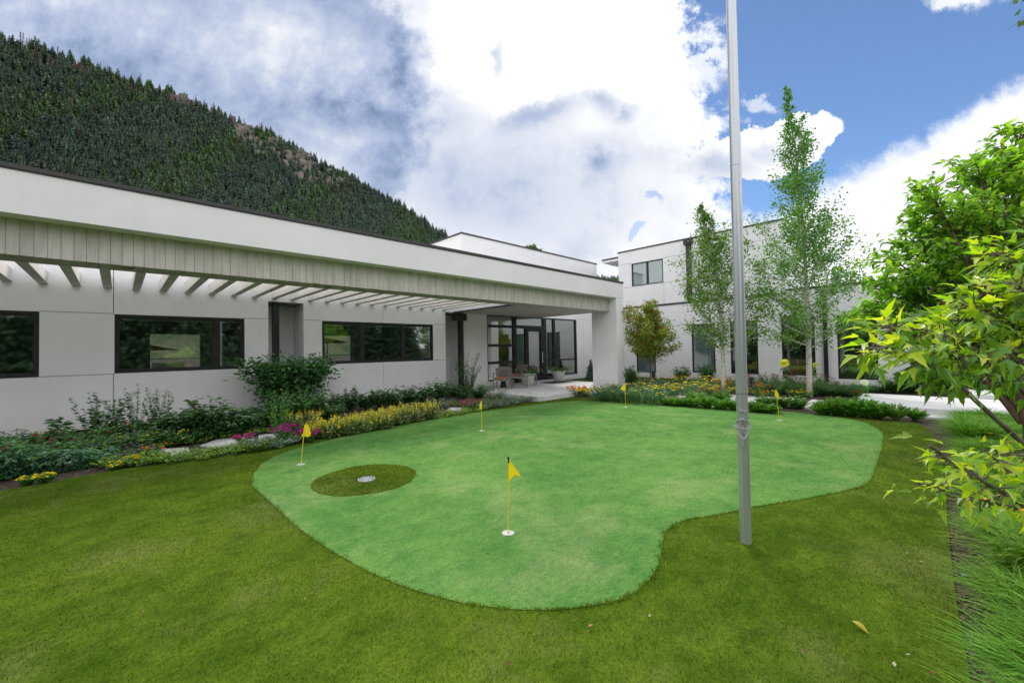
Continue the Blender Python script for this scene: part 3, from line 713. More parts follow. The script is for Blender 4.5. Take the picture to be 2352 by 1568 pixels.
mb = MB(); wall(mb, 'y', E0, -12.57, 0.13, 0.12, 3.53, cuts, -1); mb.box(0.07, 0.13, E0 + 0.001, 27, 0.12, 3.70); mb.box(-3.87, 0.13, E0 + 0.001, 27, 3.53, 3.65)
part(mb, 'wall', MAT['stucco'], wh, WL)
mb = MB(); mb.box(-3.865, 0.13, E0, E0 + 0.2, 3.532, 3.66); part(mb, 'parapet', MAT['stucco'], wh, WL)
up_c = [(-10.39, -8.75, 4.63, 5.77, 0.25, True)]
for q in ((-11.12, -10.39, 5.80, 5.808), (-8.75, -7.65, 5.78, 5.788), (-7.4, -3.87, 5.77, 5.778), (-11.12, -10.39, 4.60, 4.608), (-10.39, -8.75, 4.60, 4.608), (-8.75, -7.6, 4.60, 4.608), (-7.4, -3.87, 4.58, 4.588), (-8.744, -8.736, 3.62, 4.6)): q = (q[0], max(q[1], q[0] + .014), q[2], max(q[3], q[2] + .014)); up_c.append((*q, 0.03, True))
mb = MB(); wall(mb, 'y', E0, -11.12, -3.87, 3.62, 6.42, up_c, -1)
mb.box(-11.12, -11.06, E0 + 0.001, 28, 3.0, 6.42); mb.box(-3.93, -3.87, E0 + 0.001, 28, 3.62, 6.42); mb.box(-11.1, -3.9, 27.5, 27.6, 0, 6.42)
part(mb, 'upper_wall', MAT['stucco'], wh, WL)
mb = MB(); mb.box(-11.15, -3.84, E0 - 0.03, 28.2, 6.42, 6.485); part(mb, 'roof_edge', MAT['trim'], wh, WL)
mb = MB(); mb.box(-12.57, -3.87, E0 - 0.035, E0 + 0.002, 3.545, 3.60); mb.box(-3.87, 0.16, E0 - 0.03, E0 + 0.3, 3.66, 3.73); part(mb, 'roof_edge', MAT['trim'], wh, WL)
mb = MB(); mb.box(-13.05, -11.16, 20.0, 27, 6.44, 6.56); part(mb, 'eave', MAT['stucco'], wh, WL)
mb = MB(); mb.box(-13.08, -11.16, 19.97, 27, 6.56, 6.64); part(mb, 'roof_edge', MAT['trim'], wh, WL)
for (a, b_, z0, z1) in ((-7.62, -7.42, 3.62, 6.16), (-2.75, -2.63, 0.2, 3.52)):
    mb = MB(); mb.box(a, b_, E0 - 0.11, E0 - 0.01, z0, z1)
    if z1 > 4: mb.box(a - .08, b_ + .08, E0 - 0.17, E0 - 0.012, z1, z1 + 0.24)
    part(mb, 'downspout', MAT['darkmetal'], wh, WL)
def ywin(a, b_, z0, z1, mu=(), mat='glass', fw=0.05):
    f = MB(); y0, y1 = E0 + 0.01, E0 + 0.09
    f.box(a, b_, y0, y1, z0, z0 + fw); f.box(a, b_, y0, y1, z1 - fw, z1); f.box(a, a + fw, y0, y1, z0 + fw, z1 - fw); f.box(b_ - fw, b_, y0, y1, z0 + fw, z1 - fw)
    for m_ in mu: f.box(m_ - .045, m_ + .045, y0, y1, z0 + fw, z1 - fw)
    fo = part(f, 'window', MAT['darkmetal'], wh, WL)
    ed = [a, *mu, b_]
    for i in range(len(ed) - 1):
        g = MB(); p0, p1 = ed[i] + .04, ed[i + 1] - .04
        g.poly([(p0, E0 + .05, z0 + .04), (p1, E0 + .05, z0 + .04), (p1, E0 + .05, z1 - .04), (p0, E0 + .05, z1 - .04)])
        o = g.build('pane', MAT[mat], fo); o.data.transform(Matrix.Translation(-WL))
for i, q in enumerate(lowin): ywin(*q, mat='glass_blind' if i < 2 else 'glass')
ywin(-10.39, -8.75, 4.63, 5.77, (-9.56,), 'glass_blind')
mb = MB(); y0, y1 = E0 + .26, E0 + 5
for z in (0.1, 3.1): mb.poly([(-12.5, y0, z), (0.05, y0, z), (0.05, y1, z), (-12.5, y1, z)])
mb.poly([(-12.5, y1, 0.1), (0.05, y1, 0.1), (0.05, y1, 3.1), (-12.5, y1, 3.1)])
for xx in (-12.5, -4.5, 0.05): mb.poly([(xx, y0, 0.1), (xx, y1, 0.1), (xx, y1, 3.1), (xx, y0, 3.1)])
part(mb, 'room', MAT['room'], wh, WL)
mb = MB()
for (a, b_) in ((-3.95, -3.62),):
    xs = np.linspace(a, b_, 14); pts = [(x, E0 + .32 + .03 * math.sin(i * 1.9), .2) for i, x in enumerate(xs)]
    for i in range(13): mb.poly([pts[i], pts[i + 1], (pts[i + 1][0], pts[i + 1][1], 3.0), (pts[i][0], pts[i][1], 3.0)])
part(mb, 'curtain', surf('curtain', (0.10, 0.20, 0.20), (0.16, 0.28, 0.28), 3, .9, 50, 0), wh, WL)

# ================================================================== paving
def slab(name, quad, z0, z1, mat=None, kind='structure'):
    mb = MB(); V = [(x, y, z) for z in (z0, z1) for x, y in quad]
    mb.add(V, np.array([(4, 5, 6, 7), (0, 1, 5, 4), (1, 2, 6, 5), (2, 3, 7, 6), (3, 0, 4, 7)])); o = mb.build(name, mat or MAT['concrete']); return tag(o, kind=kind)
slab('patio', [(-12.55, 9.13), (-8.33, 9.13), (-8.33, 14.6), (-12.55, 14.6)], 0.0, 0.145)
slab('path', [(-8.3, 12.1), (-2.62, 12.1), (-2.62, 14.02), (-8.3, 14.02)], 0.0, 0.045)
slab('path_joint', [(-2.62, 12.1), (-2.38, 12.1), (-2.38, 14.02), (-2.62, 14.02)], 0.0, 0.028, MAT['mat'])
slab('path', [(-2.38, 12.1), (0.5, 12.1), (0.5, 14.02), (-2.38, 14.02)], 0.0, 0.045)
slab('path_step', [(-1.40, 12.62), (4.5, 12.62), (4.5, 15.5), (-1.40, 15.5)], 0.046, 0.155)
slab('path', [(0.6, 15.51), (6.0, 15.51), (6.0, 17.1), (0.6, 17.1)], 0.0, 0.26)

# ================================================================== mountain
ridge = [(-400, -40), (-200, 20), (0, 90), (100, 121), (200, 152), (290, 188), (345, 198), (380, 204), (420, 224), (450, 241), (540, 279), (620, 311), (700, 356), (800, 409), (880, 457), (950, 497), (1030, 552), (1120, 590), (1300, 635), (1400, 640), (1500, 640), (1700, 690), (2200, 720), (2700, 740)]
raz, rel = [], []
for u, v in ridge:
    d = ray(u, v); raz.append(math.atan2(-d.x, d.y)); rel.append(d.z / math.hypot(d.x, d.y))
raz, rel = np.array(raz), np.array(rel); order = np.argsort(raz); raz, rel = raz[order], rel[order]
D0, D1 = 300.0, 620.0
def bumpy(a, t):
    return (np.sin(a * 19 + t * 3) * 0.35 + np.sin(a * 47 + 1.3 + t * 5) * 0.25 + np.sin(a * 90 + t * 11) * 0.12 + np.sin(t * 14 + a * 30) * 0.2)
def mpos(a, t):
    """a: azimuth west of north, t: 0 foot .. 1 ridge"""
    e = np.interp(a, raz, rel)
    far = 1.0 + 0.9 * np.clip((np.interp(a, raz, rel) < 0.17) * 1.0, 0, 1)
    dd = (D0 + (D1 - D0) * t + bumpy(a, t) * 16 * np.sin(t * PI)) * far
    zz = dd * (e * (0.10 + 0.90 * t ** 1.05)) * np.clip(t * 6, 0, 1)
    return np.stack([-np.sin(a) * dd, np.cos(a) * dd, zz], -1)
na_, nt_ = 260, 40
A_ = np.linspace(-0.15, 2.0, na_); T_ = np.linspace(0, 1, nt_)
AA, TT = np.meshgrid(A_, T_, indexing='ij'); Pm = mpos(AA, TT)
back = Pm[:, -1].copy(); back[:, :2] *= 1.25; back[:, 2] *= 0.6
Pm = np.concatenate([Pm, back[:, None]], 1); nt2 = nt_ + 1
F = [(i * nt2 + j, (i + 1) * nt2 + j, (i + 1) * nt2 + j + 1, i * nt2 + j + 1) for i in range(na_ - 1) for j in range(nt2 - 1)]
m, nt, b = new_mat('hillside'); p = gpos(nt)
f = noise(nt, p, 0.035, 5, 0.6).step(0.42, 0.58); g2 = noise(nt, p, 0.15, 5, 0.7)
a = nt.nodes.new('ShaderNodeAttribute'); a.attribute_name = 'tint'
rk = S(nt, a.outputs['Fac'])
col = mixc(nt, f, (0.075, 0.115, 0.065), (0.14, 0.15, 0.09))
rcol = mixc(nt, g2.step(0.35, 0.65), (0.11, 0.105, 0.09), (0.24, 0.215, 0.18))
nt.links.new(mixc(nt, rk.step(0.3, 0.7), col, rcol), b.inputs['Base Color']); b.inputs['Roughness'].default_value = 1; b.inputs['Specular IOR Level'].default_value = 0
bump(nt, b, g2, 1.0, 3.0)
MAT['hill'] = m
OUT = [(392, 226, 44, 15, 0.35), (412, 240, 24, 12, .5), (570, 312, 26, 26, .6), (600, 345, 25, 22, .6), (715, 385, 45, 34, .4), (760, 415, 30, 22, .5), (690, 395, 14, 20, 0), (430, 233, 26, 12, .4), (545, 290, 14, 14, .3), (350, 196, 24, 9, .1), (655, 370, 20, 18, .4), (630, 330, 14, 14, .2), (480, 260, 10, 6, 0)]
def rocky(P):
    u, v = project(P); r = np.zeros(u.shape)
    for (cu, cv, ru, rv, an) in OUT:
        x, y = (u - cu), (v - cv); c, s = math.cos(an), math.sin(an)
        q = ((x * c + y * s) / ru) ** 2 + ((y * c - x * s) / rv) ** 2; r = np.maximum(r, np.clip(1.6 - q, 0, 1))
    return r
Pf = Pm.reshape(-1, 3); rk_ = rocky(Pf)
mb = MB(); mb.add(Pf, np.array(F), np.repeat(rk_[:, None], 3, 1))
tag(mb.build('hillside', MAT['hill'], smooth=True), kind='structure')
# craggy rock faces standing out of the slope
mb = MB()
n = 26000; aa = rng.uniform(0.5, 1.5, n); tt = rng.uniform(0.2, 1, n); P = mpos(aa, tt); r = rocky(P); P = P[r > 0.35]
P = P[:200]
for p_ in P:
    s_ = rng.uniform(1.5, 5.0); vs = np.array([(x, y, z) for x in (-1, 1) for y in (-1, 1) for z in (-1, 1)]) * s_ * rng.uniform(.4, 1.2, (8, 3)); vs[:, 2] *= 1.3
    mb.add(vs + p_ + np.array([0, 0, s_ * .3]), np.array([(0, 1, 3, 2), (4, 6, 7, 5), (0, 4, 5, 1), (2, 3, 7, 6), (0, 2, 6, 4), (1, 5, 7, 3)]))
tag(mb.build('rock_outcrop', MAT['rock']), label='pinkish brown bare rock outcrops on the forested mountainside', cat='rock', kind='structure')

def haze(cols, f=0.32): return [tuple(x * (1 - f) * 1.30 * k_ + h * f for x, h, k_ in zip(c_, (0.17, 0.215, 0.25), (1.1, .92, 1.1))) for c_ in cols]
def conifer(mb, h, r, nb, cols, dead=False, per=5):
    """spruce: drooping branch sprays in whorls along a straight stem"""
    z = (np.linspace(0.06, 1, nb) ** 0.9) * h; a = np.arange(nb) * 2.4 + rng.uniform(0, 1, nb)
    L = r * (1 - z / h) ** 0.8 * rng.uniform(0.65, 1.15, nb) + 0.02 * h
    D = np.stack([np.cos(a), np.sin(a), np.full(nb, -0.35)], 1); P = np.stack([0 * z, 0 * z, z], 1)
    scatter(mb, 'dia', P, D, L * 1.15, cols, upj=0.5, vary=0.1)
    for off in (-.5, .5):
        D2 = np.stack([np.cos(a + off), np.sin(a + off), np.full(nb, -0.25)], 1)
        scatter(mb, 'dia', P + D2 * (L * .15)[:, None], D2, L, cols, upj=0.9, vary=0.2)
    mb.tube([(0, 0, -0.5), (0, 0, h * 0.5), (0, 0, h)], [h * .014, h * .009, .02], 4, (0.06, 0.045, 0.035))
GREENS = [(0.055, 0.115, 0.050), (0.070, 0.145, 0.050), (0.040, 0.090, 0.048), (0.090, 0.175, 0.058)]
BLUES = [(0.042, 0.090, 0.068), (0.055, 0.115, 0.080)]
GREYS = [(0.20, 0.185, 0.20), (0.26, 0.24, 0.25)]
REDS = [(0.20, 0.115, 0.085), (0.16, 0.10, 0.075)]
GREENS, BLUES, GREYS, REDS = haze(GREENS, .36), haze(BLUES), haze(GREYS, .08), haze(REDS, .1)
protos = []
for i, (c, rr) in enumerate([(GREENS[:2], .34), (GREENS[1:3], .30), (GREENS[2:], .36), (BLUES, .32), ([GREENS[3], (0.11, .20, .06)], .40), (GREENS[:3], .26), (GREYS, .12), (REDS, .18)]):
    mb = MB(); conifer(mb, 1.0, rr, 46 if i < 6 else 24, c)
    protos.append((np.concatenate(mb.v), {k: np.concatenate(f_) for k, f_ in mb.f.items()}, np.concatenate(mb.c)))
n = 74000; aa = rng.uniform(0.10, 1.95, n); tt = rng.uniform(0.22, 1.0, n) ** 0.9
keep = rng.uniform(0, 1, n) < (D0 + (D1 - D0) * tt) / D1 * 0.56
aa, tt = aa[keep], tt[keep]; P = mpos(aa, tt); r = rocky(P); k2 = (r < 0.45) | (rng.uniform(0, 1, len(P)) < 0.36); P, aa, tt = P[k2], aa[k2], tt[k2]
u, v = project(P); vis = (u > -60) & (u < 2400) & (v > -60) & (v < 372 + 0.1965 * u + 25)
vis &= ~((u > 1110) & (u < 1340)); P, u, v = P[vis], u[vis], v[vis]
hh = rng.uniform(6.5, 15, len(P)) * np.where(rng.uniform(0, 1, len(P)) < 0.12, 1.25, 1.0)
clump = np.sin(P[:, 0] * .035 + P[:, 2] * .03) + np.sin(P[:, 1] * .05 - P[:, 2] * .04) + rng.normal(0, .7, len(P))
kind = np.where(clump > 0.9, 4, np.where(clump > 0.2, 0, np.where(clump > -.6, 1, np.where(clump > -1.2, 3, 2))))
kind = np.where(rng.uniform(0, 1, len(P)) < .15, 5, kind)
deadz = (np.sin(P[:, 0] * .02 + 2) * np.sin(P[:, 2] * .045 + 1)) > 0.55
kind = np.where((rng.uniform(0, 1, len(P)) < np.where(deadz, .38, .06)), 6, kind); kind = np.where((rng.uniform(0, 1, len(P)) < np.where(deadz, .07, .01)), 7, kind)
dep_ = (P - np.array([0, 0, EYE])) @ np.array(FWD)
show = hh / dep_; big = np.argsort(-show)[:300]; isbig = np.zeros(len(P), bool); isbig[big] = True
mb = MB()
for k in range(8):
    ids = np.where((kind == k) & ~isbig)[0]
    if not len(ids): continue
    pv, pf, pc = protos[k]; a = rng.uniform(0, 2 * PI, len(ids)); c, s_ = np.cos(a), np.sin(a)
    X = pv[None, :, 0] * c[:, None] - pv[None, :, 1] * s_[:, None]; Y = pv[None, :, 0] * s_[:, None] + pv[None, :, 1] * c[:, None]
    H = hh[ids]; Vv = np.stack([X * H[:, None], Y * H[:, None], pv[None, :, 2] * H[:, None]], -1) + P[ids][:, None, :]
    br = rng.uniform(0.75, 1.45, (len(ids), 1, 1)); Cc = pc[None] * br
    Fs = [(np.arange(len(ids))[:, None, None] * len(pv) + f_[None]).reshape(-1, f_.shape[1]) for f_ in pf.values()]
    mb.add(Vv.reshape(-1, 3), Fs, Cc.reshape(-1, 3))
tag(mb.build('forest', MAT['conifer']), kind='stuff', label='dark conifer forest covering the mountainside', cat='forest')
# the nearest ones stand as trees of their own
pm = []
LAB = ['dark green conifer on the near mountain slope', 'dark green conifer on the near mountain slope', 'dark green conifer on the near mountain slope', 'blue green conifer on the near mountain slope',
       'bright green bushy conifer on the near mountain slope', 'slender dark green conifer on the near mountain slope', 'grey dead conifer standing among the green ones on the slope', 'rusty brown dying conifer among the green ones on the slope']
for k in range(8):
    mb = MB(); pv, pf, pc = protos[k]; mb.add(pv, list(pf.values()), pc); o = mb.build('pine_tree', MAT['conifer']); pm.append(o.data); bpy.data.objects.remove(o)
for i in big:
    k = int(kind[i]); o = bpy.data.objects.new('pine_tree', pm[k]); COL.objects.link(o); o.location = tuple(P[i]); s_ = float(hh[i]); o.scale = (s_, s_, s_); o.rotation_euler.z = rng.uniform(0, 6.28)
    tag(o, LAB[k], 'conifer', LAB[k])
# ================================================================== plants
DARKG = [(0.049, 0.147, 0.043), (0.069, 0.186, 0.055), (0.035, 0.108, 0.039), (0.088, 0.216, 0.069)]
MIDG = [(0.088, 0.245, 0.044), (0.122, 0.297, 0.053), (0.061, 0.175, 0.035), (0.149, 0.35, 0.061)]
BLUEG = [(0.084, 0.211, 0.119), (0.119, 0.265, 0.155), (0.063, 0.168, 0.099), (0.168, 0.323, 0.211)]
SILVER = [(0.16, 0.27, 0.19), (0.24, 0.35, 0.28), (0.09, 0.18, 0.10), (0.34, 0.42, 0.37)]
YELG = [(0.203, 0.338, 0.025), (0.288, 0.439, 0.034), (0.151, 0.27, 0.034), (0.355, 0.473, 0.051)]
VARIG = [(0.143, 0.257, 0.072), (0.429, 0.486, 0.229), (0.086, 0.186, 0.043), (0.315, 0.4, 0.129)]
YEL = [(0.85, 0.66, 0.015), (0.80, 0.58, 0.015), (0.90, 0.74, 0.05)]
PURP = [(0.20, 0.06, 0.32), (0.28, 0.10, 0.42), (0.16, 0.05, 0.26)]
MAG = [(0.42, 0.03, 0.30), (0.52, 0.06, 0.36), (0.34, 0.02, 0.24)]
RED = [(0.40, 0.05, 0.11), (0.46, 0.08, 0.16), (0.30, 0.03, 0.08)]
ORA = [(0.85, 0.16, 0.02), (0.75, 0.12, 0.03), (0.90, 0.27, 0.02)]
SALM = [(0.60, 0.15, 0.07), (0.52, 0.11, 0.06), (0.68, 0.22, 0.09)]
WHT = [(0.75, 0.76, 0.72), (0.65, 0.66, 0.64)]
FRESH = [(0.10, 0.27, 0.03), (0.14, 0.34, 0.04), (0.07, 0.19, 0.025), (0.18, 0.38, 0.05)]
def stems(h, r, n, base=0.06, top=(0.65, 1.0), curve=0.35, flat=False):
    """n curved stems from the crown of the plant: array (n, 6, 3)"""
    a = rng.uniform(0, 2 * PI, n); rr = r * np.sqrt(rng.uniform(0, 1, n)); hh = h * rng.uniform(top[0], top[1], n)
    if not flat: hh = hh * (1 - 0.35 * (rr / max(r, 1e-3)) ** 2)
    t = np.linspace(0, 1, 6)[None, :]
    out = (base * r * np.sqrt(rng.uniform(0, 1, n)))[:, None] + rr[:, None] * (t ** (1 + curve * 2))
    return np.stack([np.cos(a)[:, None] * out, np.sin(a)[:, None] * out, hh[:, None] * (t ** 0.9)], -1)
def along(St, t):
    """points and tangents at parameter t (n, m) of the stems"""
    n, k, _ = St.shape; x = np.clip(t, 0, .999) * (k - 1); i = x.astype(int); f = (x - i)[..., None]
    r = np.arange(n)[:, None]; P = St[r, i] * (1 - f) + St[r, i + 1] * f; Tn = unit(St[r, i + 1] - St[r, i]); return P, Tn
def herb(name, loc, label, cat, h, r, ns, nl, ls, tm='oval', cols=MIDG, group=None, tmin=0.15, up=0.15, flower=None, fcols=YEL, fsize=0.03, fprob=0.6, stemr=0.003,
         stemmat='stem', mat='leaf', top=(0.65, 1.0), curve=0.35, base=0.12, flat=False, droop=0.0, stemcol=None):
    root = thing(name, loc, label, cat, group); h = h * 1.06; nl = int(nl * 1.25)
    St = stems(h, r, ns, base, top, curve, flat)
    mb = MB()
    for s_ in St: mb.tube(s_, np.linspace(stemr, stemr * .4, 6), 3, cap=False)
    mb.build('stem', MAT[stemmat], root)
    t = rng.uniform(tmin, 1.0, (ns, nl)); P, Tn = along(St, t)
    out = unit(np.stack([rng.normal(0, 1, (ns, nl)), rng.normal(0, 1, (ns, nl)), np.full((ns, nl), 0.0)], -1))
    rad = P.copy(); rad[..., 2] = 0; out = unit(out + 0.6 * unit(rad + 1e-6)) 
    D = out + Tn * up * 3 + np.array([0, 0, -droop])
    mb = MB(); sz = ls * (1.15 - 0.5 * t).reshape(-1)
    scatter(mb, tm, P.reshape(-1, 3), D.reshape(-1, 3), sz, cols, upj=0.4)
    mb.build('foliage', MAT[mat], root)
    if flower:
        tips = St[:, -1]; tips = tips[rng.uniform(0, 1, len(tips)) < fprob]
        if len(tips) == 0: tips = St[:1, -1]
        fm = MB(); flowers(fm, flower, tips, fsize, fcols); fm.build('blossom', MAT['petal'], root)
    return root
def flowers(mb, kind, tips, size, cols):
    n = len(tips)
    if kind == 'plate':       # flat yarrow head
        for q in range(9):
            o = np.stack([rng.normal(0, size * .35, n), rng.normal(0, size * .35, n), rng.uniform(-.1, .1, n) * size], 1)
            scatter(mb, 'round', tips + o, np.stack([rng.normal(0, 1, n), rng.normal(0, 1, n), np.zeros(n)], 1), size * .6, cols, upj=.25)
    elif kind == 'ball':      # phlox or bee balm head
        for q in range(14):
            d = sphere_dirs(n); d[:, 2] = np.abs(d[:, 2]) * .8; scatter(mb, 'round', tips + d * size * .25, d, size * .5, cols, upj=1.0)
    elif kind == 'spike':
        for q in range(16):
            tz = rng.uniform(0, 1, n); d = sphere_dirs(n); d[:, 2] = np.abs(d[:, 2])
            scatter(mb, 'round', tips + np.stack([d[:, 0] * .15 * size, d[:, 1] * .15 * size, (tz - .65) * size * 2.2], 1), d, size * .42 * (1.2 - .7 * tz), cols, upj=1.0)
    elif kind == 'daisy':
        for q in range(8):
            a = q / 8 * 2 * PI; d = np.stack([np.full(n, math.cos(a)), np.full(n, math.sin(a)), np.full(n, .15)], 1) + rng.normal(0, .12, (n, 3))
            scatter(mb, 'cup', tips, d, size * .55, cols, upj=.15)
        scatter(mb, 'round', tips + np.array([-.2 * size, 0, size * .06]), np.tile([1., 0, 0], (n, 1)), size * .4, [(0.25, 0.12, .02)], upj=.1)
    elif kind == 'dahlia':
        for ring in range(5):
            for q in range(12):
                a = q / 12 * 2 * PI + ring * .26; e = ring * .32 - .1
                d = np.stack([np.full(n, math.cos(a) * math.cos(e)), np.full(n, math.sin(a) * math.cos(e)), np.full(n, math.sin(e))], 1)
                scatter(mb, 'cup', tips + d * size * .1, d, size * (.5 - ring * .05), cols, upj=.1, vary=.08)
def px_h(loc, v0, v1): return depth(loc) * (v0 - v1) / FPX
def px_r(loc, w): return depth(loc) * w / FPX
def P_(u, v): p = at(u, v, 0.015); return Vector((p.x, p.y, 0.0))
# ---- left bed --------------------------------------------------------------
LB = 'perennials in the long bed under the white wall'
for i, (u, v, vt, w) in enumerate([(-30, 1110, 1010, 50), (12, 1103, 1020, 42), (58, 1094, 1022, 40), (105, 1088, 1028, 40), (150, 1082, 1025, 38), (196, 1074, 1026, 36), (232, 1062, 1024, 28)]):
    l = P_(u, v); l += Vector((-0.12, 0, 0)); herb('coneflower', l, 'blue green lance leaved perennial clump at the near end of the long bed', 'perennial', px_h(l, v, vt), px_r(l, w), 46, 20, 0.125, 'lance', BLUEG + MIDG[:1], 'lance leaved clumps at the near end of the long bed', up=0.05, droop=.3, flower='daisy' if i < 4 else None, fcols=RED, fsize=.045, fprob=.06)
for i, (u, v, vt, w) in enumerate([(20, 1058, 992, 45), (85, 1050, 985, 42), (140, 1040, 975, 34), (250, 1020, 965, 38), (300, 1015, 960, 34)]):
    l = P_(u, v); herb('leafy_perennial', l, 'dark leafy perennial with a few dull red blooms against the foot of the white wall', 'perennial', px_h(l, v, vt), px_r(l, w), 34, 16, 0.10, 'oval', DARKG, 'dark perennials at the foot of the wall', flower='ball', fcols=RED, fsize=.05, fprob=.10)
l = P_(141, 1010); herb('broadleaf_plant', l, 'single upright plant with large oval leaves standing clear of the white wall', 'plant', px_h(l, 1010, 948), 0.16, 4, 8, 0.20, 'oval', DARKG, up=.1, tmin=.3, base=.05)
for (u, v, vt, w, lab) in ((235, 1015, 908, 46, 'bushy dark green shrub with toothed leaves beside the wall panel joint'), (312, 1000, 886, 14, 'thin tall stalky perennial reaching up the wall between two dark clumps'), (365, 1005, 893, 26, 'clump of tall airy stalks with small seed heads against the wall')):
    l = P_(u, v); herb('tall_perennial', l, lab, 'perennial', px_h(l, v, vt), px_r(l, w), 30 if w > 20 else 10, 22, 0.10 if w > 40 else .065, 'oval', DARKG, LB, curve=.15, base=.5, top=(.6, 1), flat=True, flower='ball', fcols=[(0.10, .09, .05)], fsize=.03, fprob=.5)
for (u, v, vt, w) in ((440, 1005, 935, 42), (480, 1010, 897, 46), (545, 1000, 925, 38), (400, 1012, 945, 34)):
    l = P_(u, v); herb('leafy_shrub', l, 'mounded deep green shrub with big pointed leaves under the two pane window', 'shrub', px_h(l, v, vt), px_r(l, w), 44, 16, 0.15, 'oval', DARKG, 'mounded deep green shrubs under the window', droop=.25)
for i, (u, v, vt, w, fc) in enumerate([(-10, 1085, 1010, 40, PURP), (45, 1075, 1012, 36, PURP), (110, 1066, 1008, 36, RED), (165, 1060, 1006, 34, PURP), (215, 1052, 1002, 34, PURP), (268, 1040, 992, 32, PURP), (318, 1030, 985, 30, YEL), (365, 1020, 978, 30, PURP), (420, 1018, 985, 28, YEL), (510, 1002, 968, 26, PURP), (560, 992, 955, 26, PURP), (605, 985, 950, 22, PURP), (15, 1045, 985, 40, RED), (190, 1035, 975, 34, RED), (345, 1008, 955, 28, PURP), (720, 968, 930, 24, PURP), (760, 962, 925, 22, PURP)]):
    l = P_(u, v); herb('border_perennial', l, 'dense mid green filler perennial with scattered tiny blooms between the taller plants', 'perennial', px_h(l, v, vt), px_r(l, w) * 1.15, 60, 15, .09, 'oval', DARKG + MIDG[:2], 'filler perennials in the long bed', flower='ball', fcols=fc, fsize=.035, fprob=.14, base=.6)
# low cover, yellow green and silver
for i, (u, v, vt, w) in enumerate([(270, 1066, 1045, 24), (335, 1062, 1040, 30), (400, 1056, 1034, 32), (460, 1050, 1030, 32), (520, 1042, 1020, 30), (380, 1020, 1003, 34), (440, 1014, 998, 34), (500, 1004, 988, 30), (560, 998, 980, 30), (610, 990, 975, 26), (330, 1030, 1014, 28), (585, 1035, 1010, 20)]):
    l = P_(u, v); herb('ground_cover', l, 'low yellow green ground cover spreading around the stepping stones', 'ground cover', max(.07, px_h(l, v, vt)), px_r(l, w) * 1.15, 70, 7, 0.055, 'dia', YELG + MIDG[:2], 'yellow green ground cover by the stepping stones', curve=.1, base=.9, flat=True, up=.1)
for i, (u, v, vt, w) in enumerate([(595, 1030, 1005, 24), (630, 1026, 1003, 26), (662, 1018, 1000, 22), (250, 1040, 1010, 34), (292, 1036, 1012, 28), (560, 985, 960, 24), (600, 975, 955, 22)]):
    l = P_(u, v); herb('dead_nettle', l, 'silvery leaved low clump near the magenta flowers', 'ground cover', max(.1, px_h(l, v, vt)), px_r(l, w) * 1.1, 80, 8, 0.055, 'dia', SILVER, 'silver leaved clumps along the bed edge', curve=.1, base=.9, flat=True)
for i, (u, v, vt, w, fc, lab, kd) in enumerate([(62, 1112, 1092, 12, YEL, 'small yellow flowered plant at the very edge of the turf', 'ball'), (105, 1108, 1084, 13, YEL, 'taller yellow flowered plant beside the clump at the turf edge', 'ball'), (262, 1078, 1060, 14, YEL, 'pale yellow pansy clump on dark mulch', 'ball'),
        (180, 1045, 1008, 22, PURP, 'purple flower heads rising behind the lance leaved clumps', 'ball'), (277, 1062, 1036, 26, PURP, 'purple pansy clump near the turf edge', 'ball'), (318, 1048, 1024, 24, PURP, 'purple pansy clump beside orange flowers', 'ball'), (352, 1046, 1020, 18, ORA, 'orange flowered clump beside the first stepping stone', 'ball'),
        (300, 1070, 1048, 14, YEL, 'yellow and green pansies in front of the purple ones', 'ball')]):
    l = P_(u, v); herb('flowering_clump', l, lab, 'flowers', max(.08, px_h(l, v, vt)), px_r(l, w), 34, 7, 0.05, 'dia', MIDG, 'small bedding flowers', flower=kd, fcols=fc, fsize=.032, fprob=.38, flat=True, base=.6)
for (u, v, vt, w, lab) in ((655, 1016, 979, 22, 'magenta phlox just left of the nearest bed side flag'), (703, 1015, 988, 20, 'magenta phlox clump behind the yellow flag'), (560, 1018, 998, 16, 'small magenta and yellow clump at the end of a stepping stone'), (1082, 940, 919, 18, 'magenta flower clump far along the bed near the patio')):
    l = P_(u, v); herb('phlox', l, lab, 'flowers', px_h(l, v, vt), px_r(l, w), 46, 10, 0.05, 'dia', MIDG + DARKG[:1], 'magenta phlox clumps', flower='ball', fcols=MAG, fsize=.05, fprob=.75, flat=True, base=.5)
# yellow loosestrife row
k = 0
for (u, v, vt, w) in ((700, 985, 940, 27), (735, 1004, 965, 20), (762, 1003, 958, 24), (800, 998, 948, 26), (842, 990, 944, 26), (882, 984, 938, 26), (920, 975, 928, 26), (955, 968, 920, 26), (985, 962, 918, 20), (905, 962, 930, 24), (860, 972, 940, 22)):
    l = P_(u, v); herb('yellow_loosestrife', l, 'variegated clump topped with upright yellow flower spikes in the row beside the green', 'perennial', px_h(l, v, vt) * .92, px_r(l, w), 48, 22, 0.060, 'oval', VARIG, 'yellow spiked clumps in the row beside the green', flower='spike', fcols=YEL, fsize=.05, fprob=.75 if k < 9 else .9, flat=True, base=.6, curve=.1, tmin=.1, up=.05); k += 1
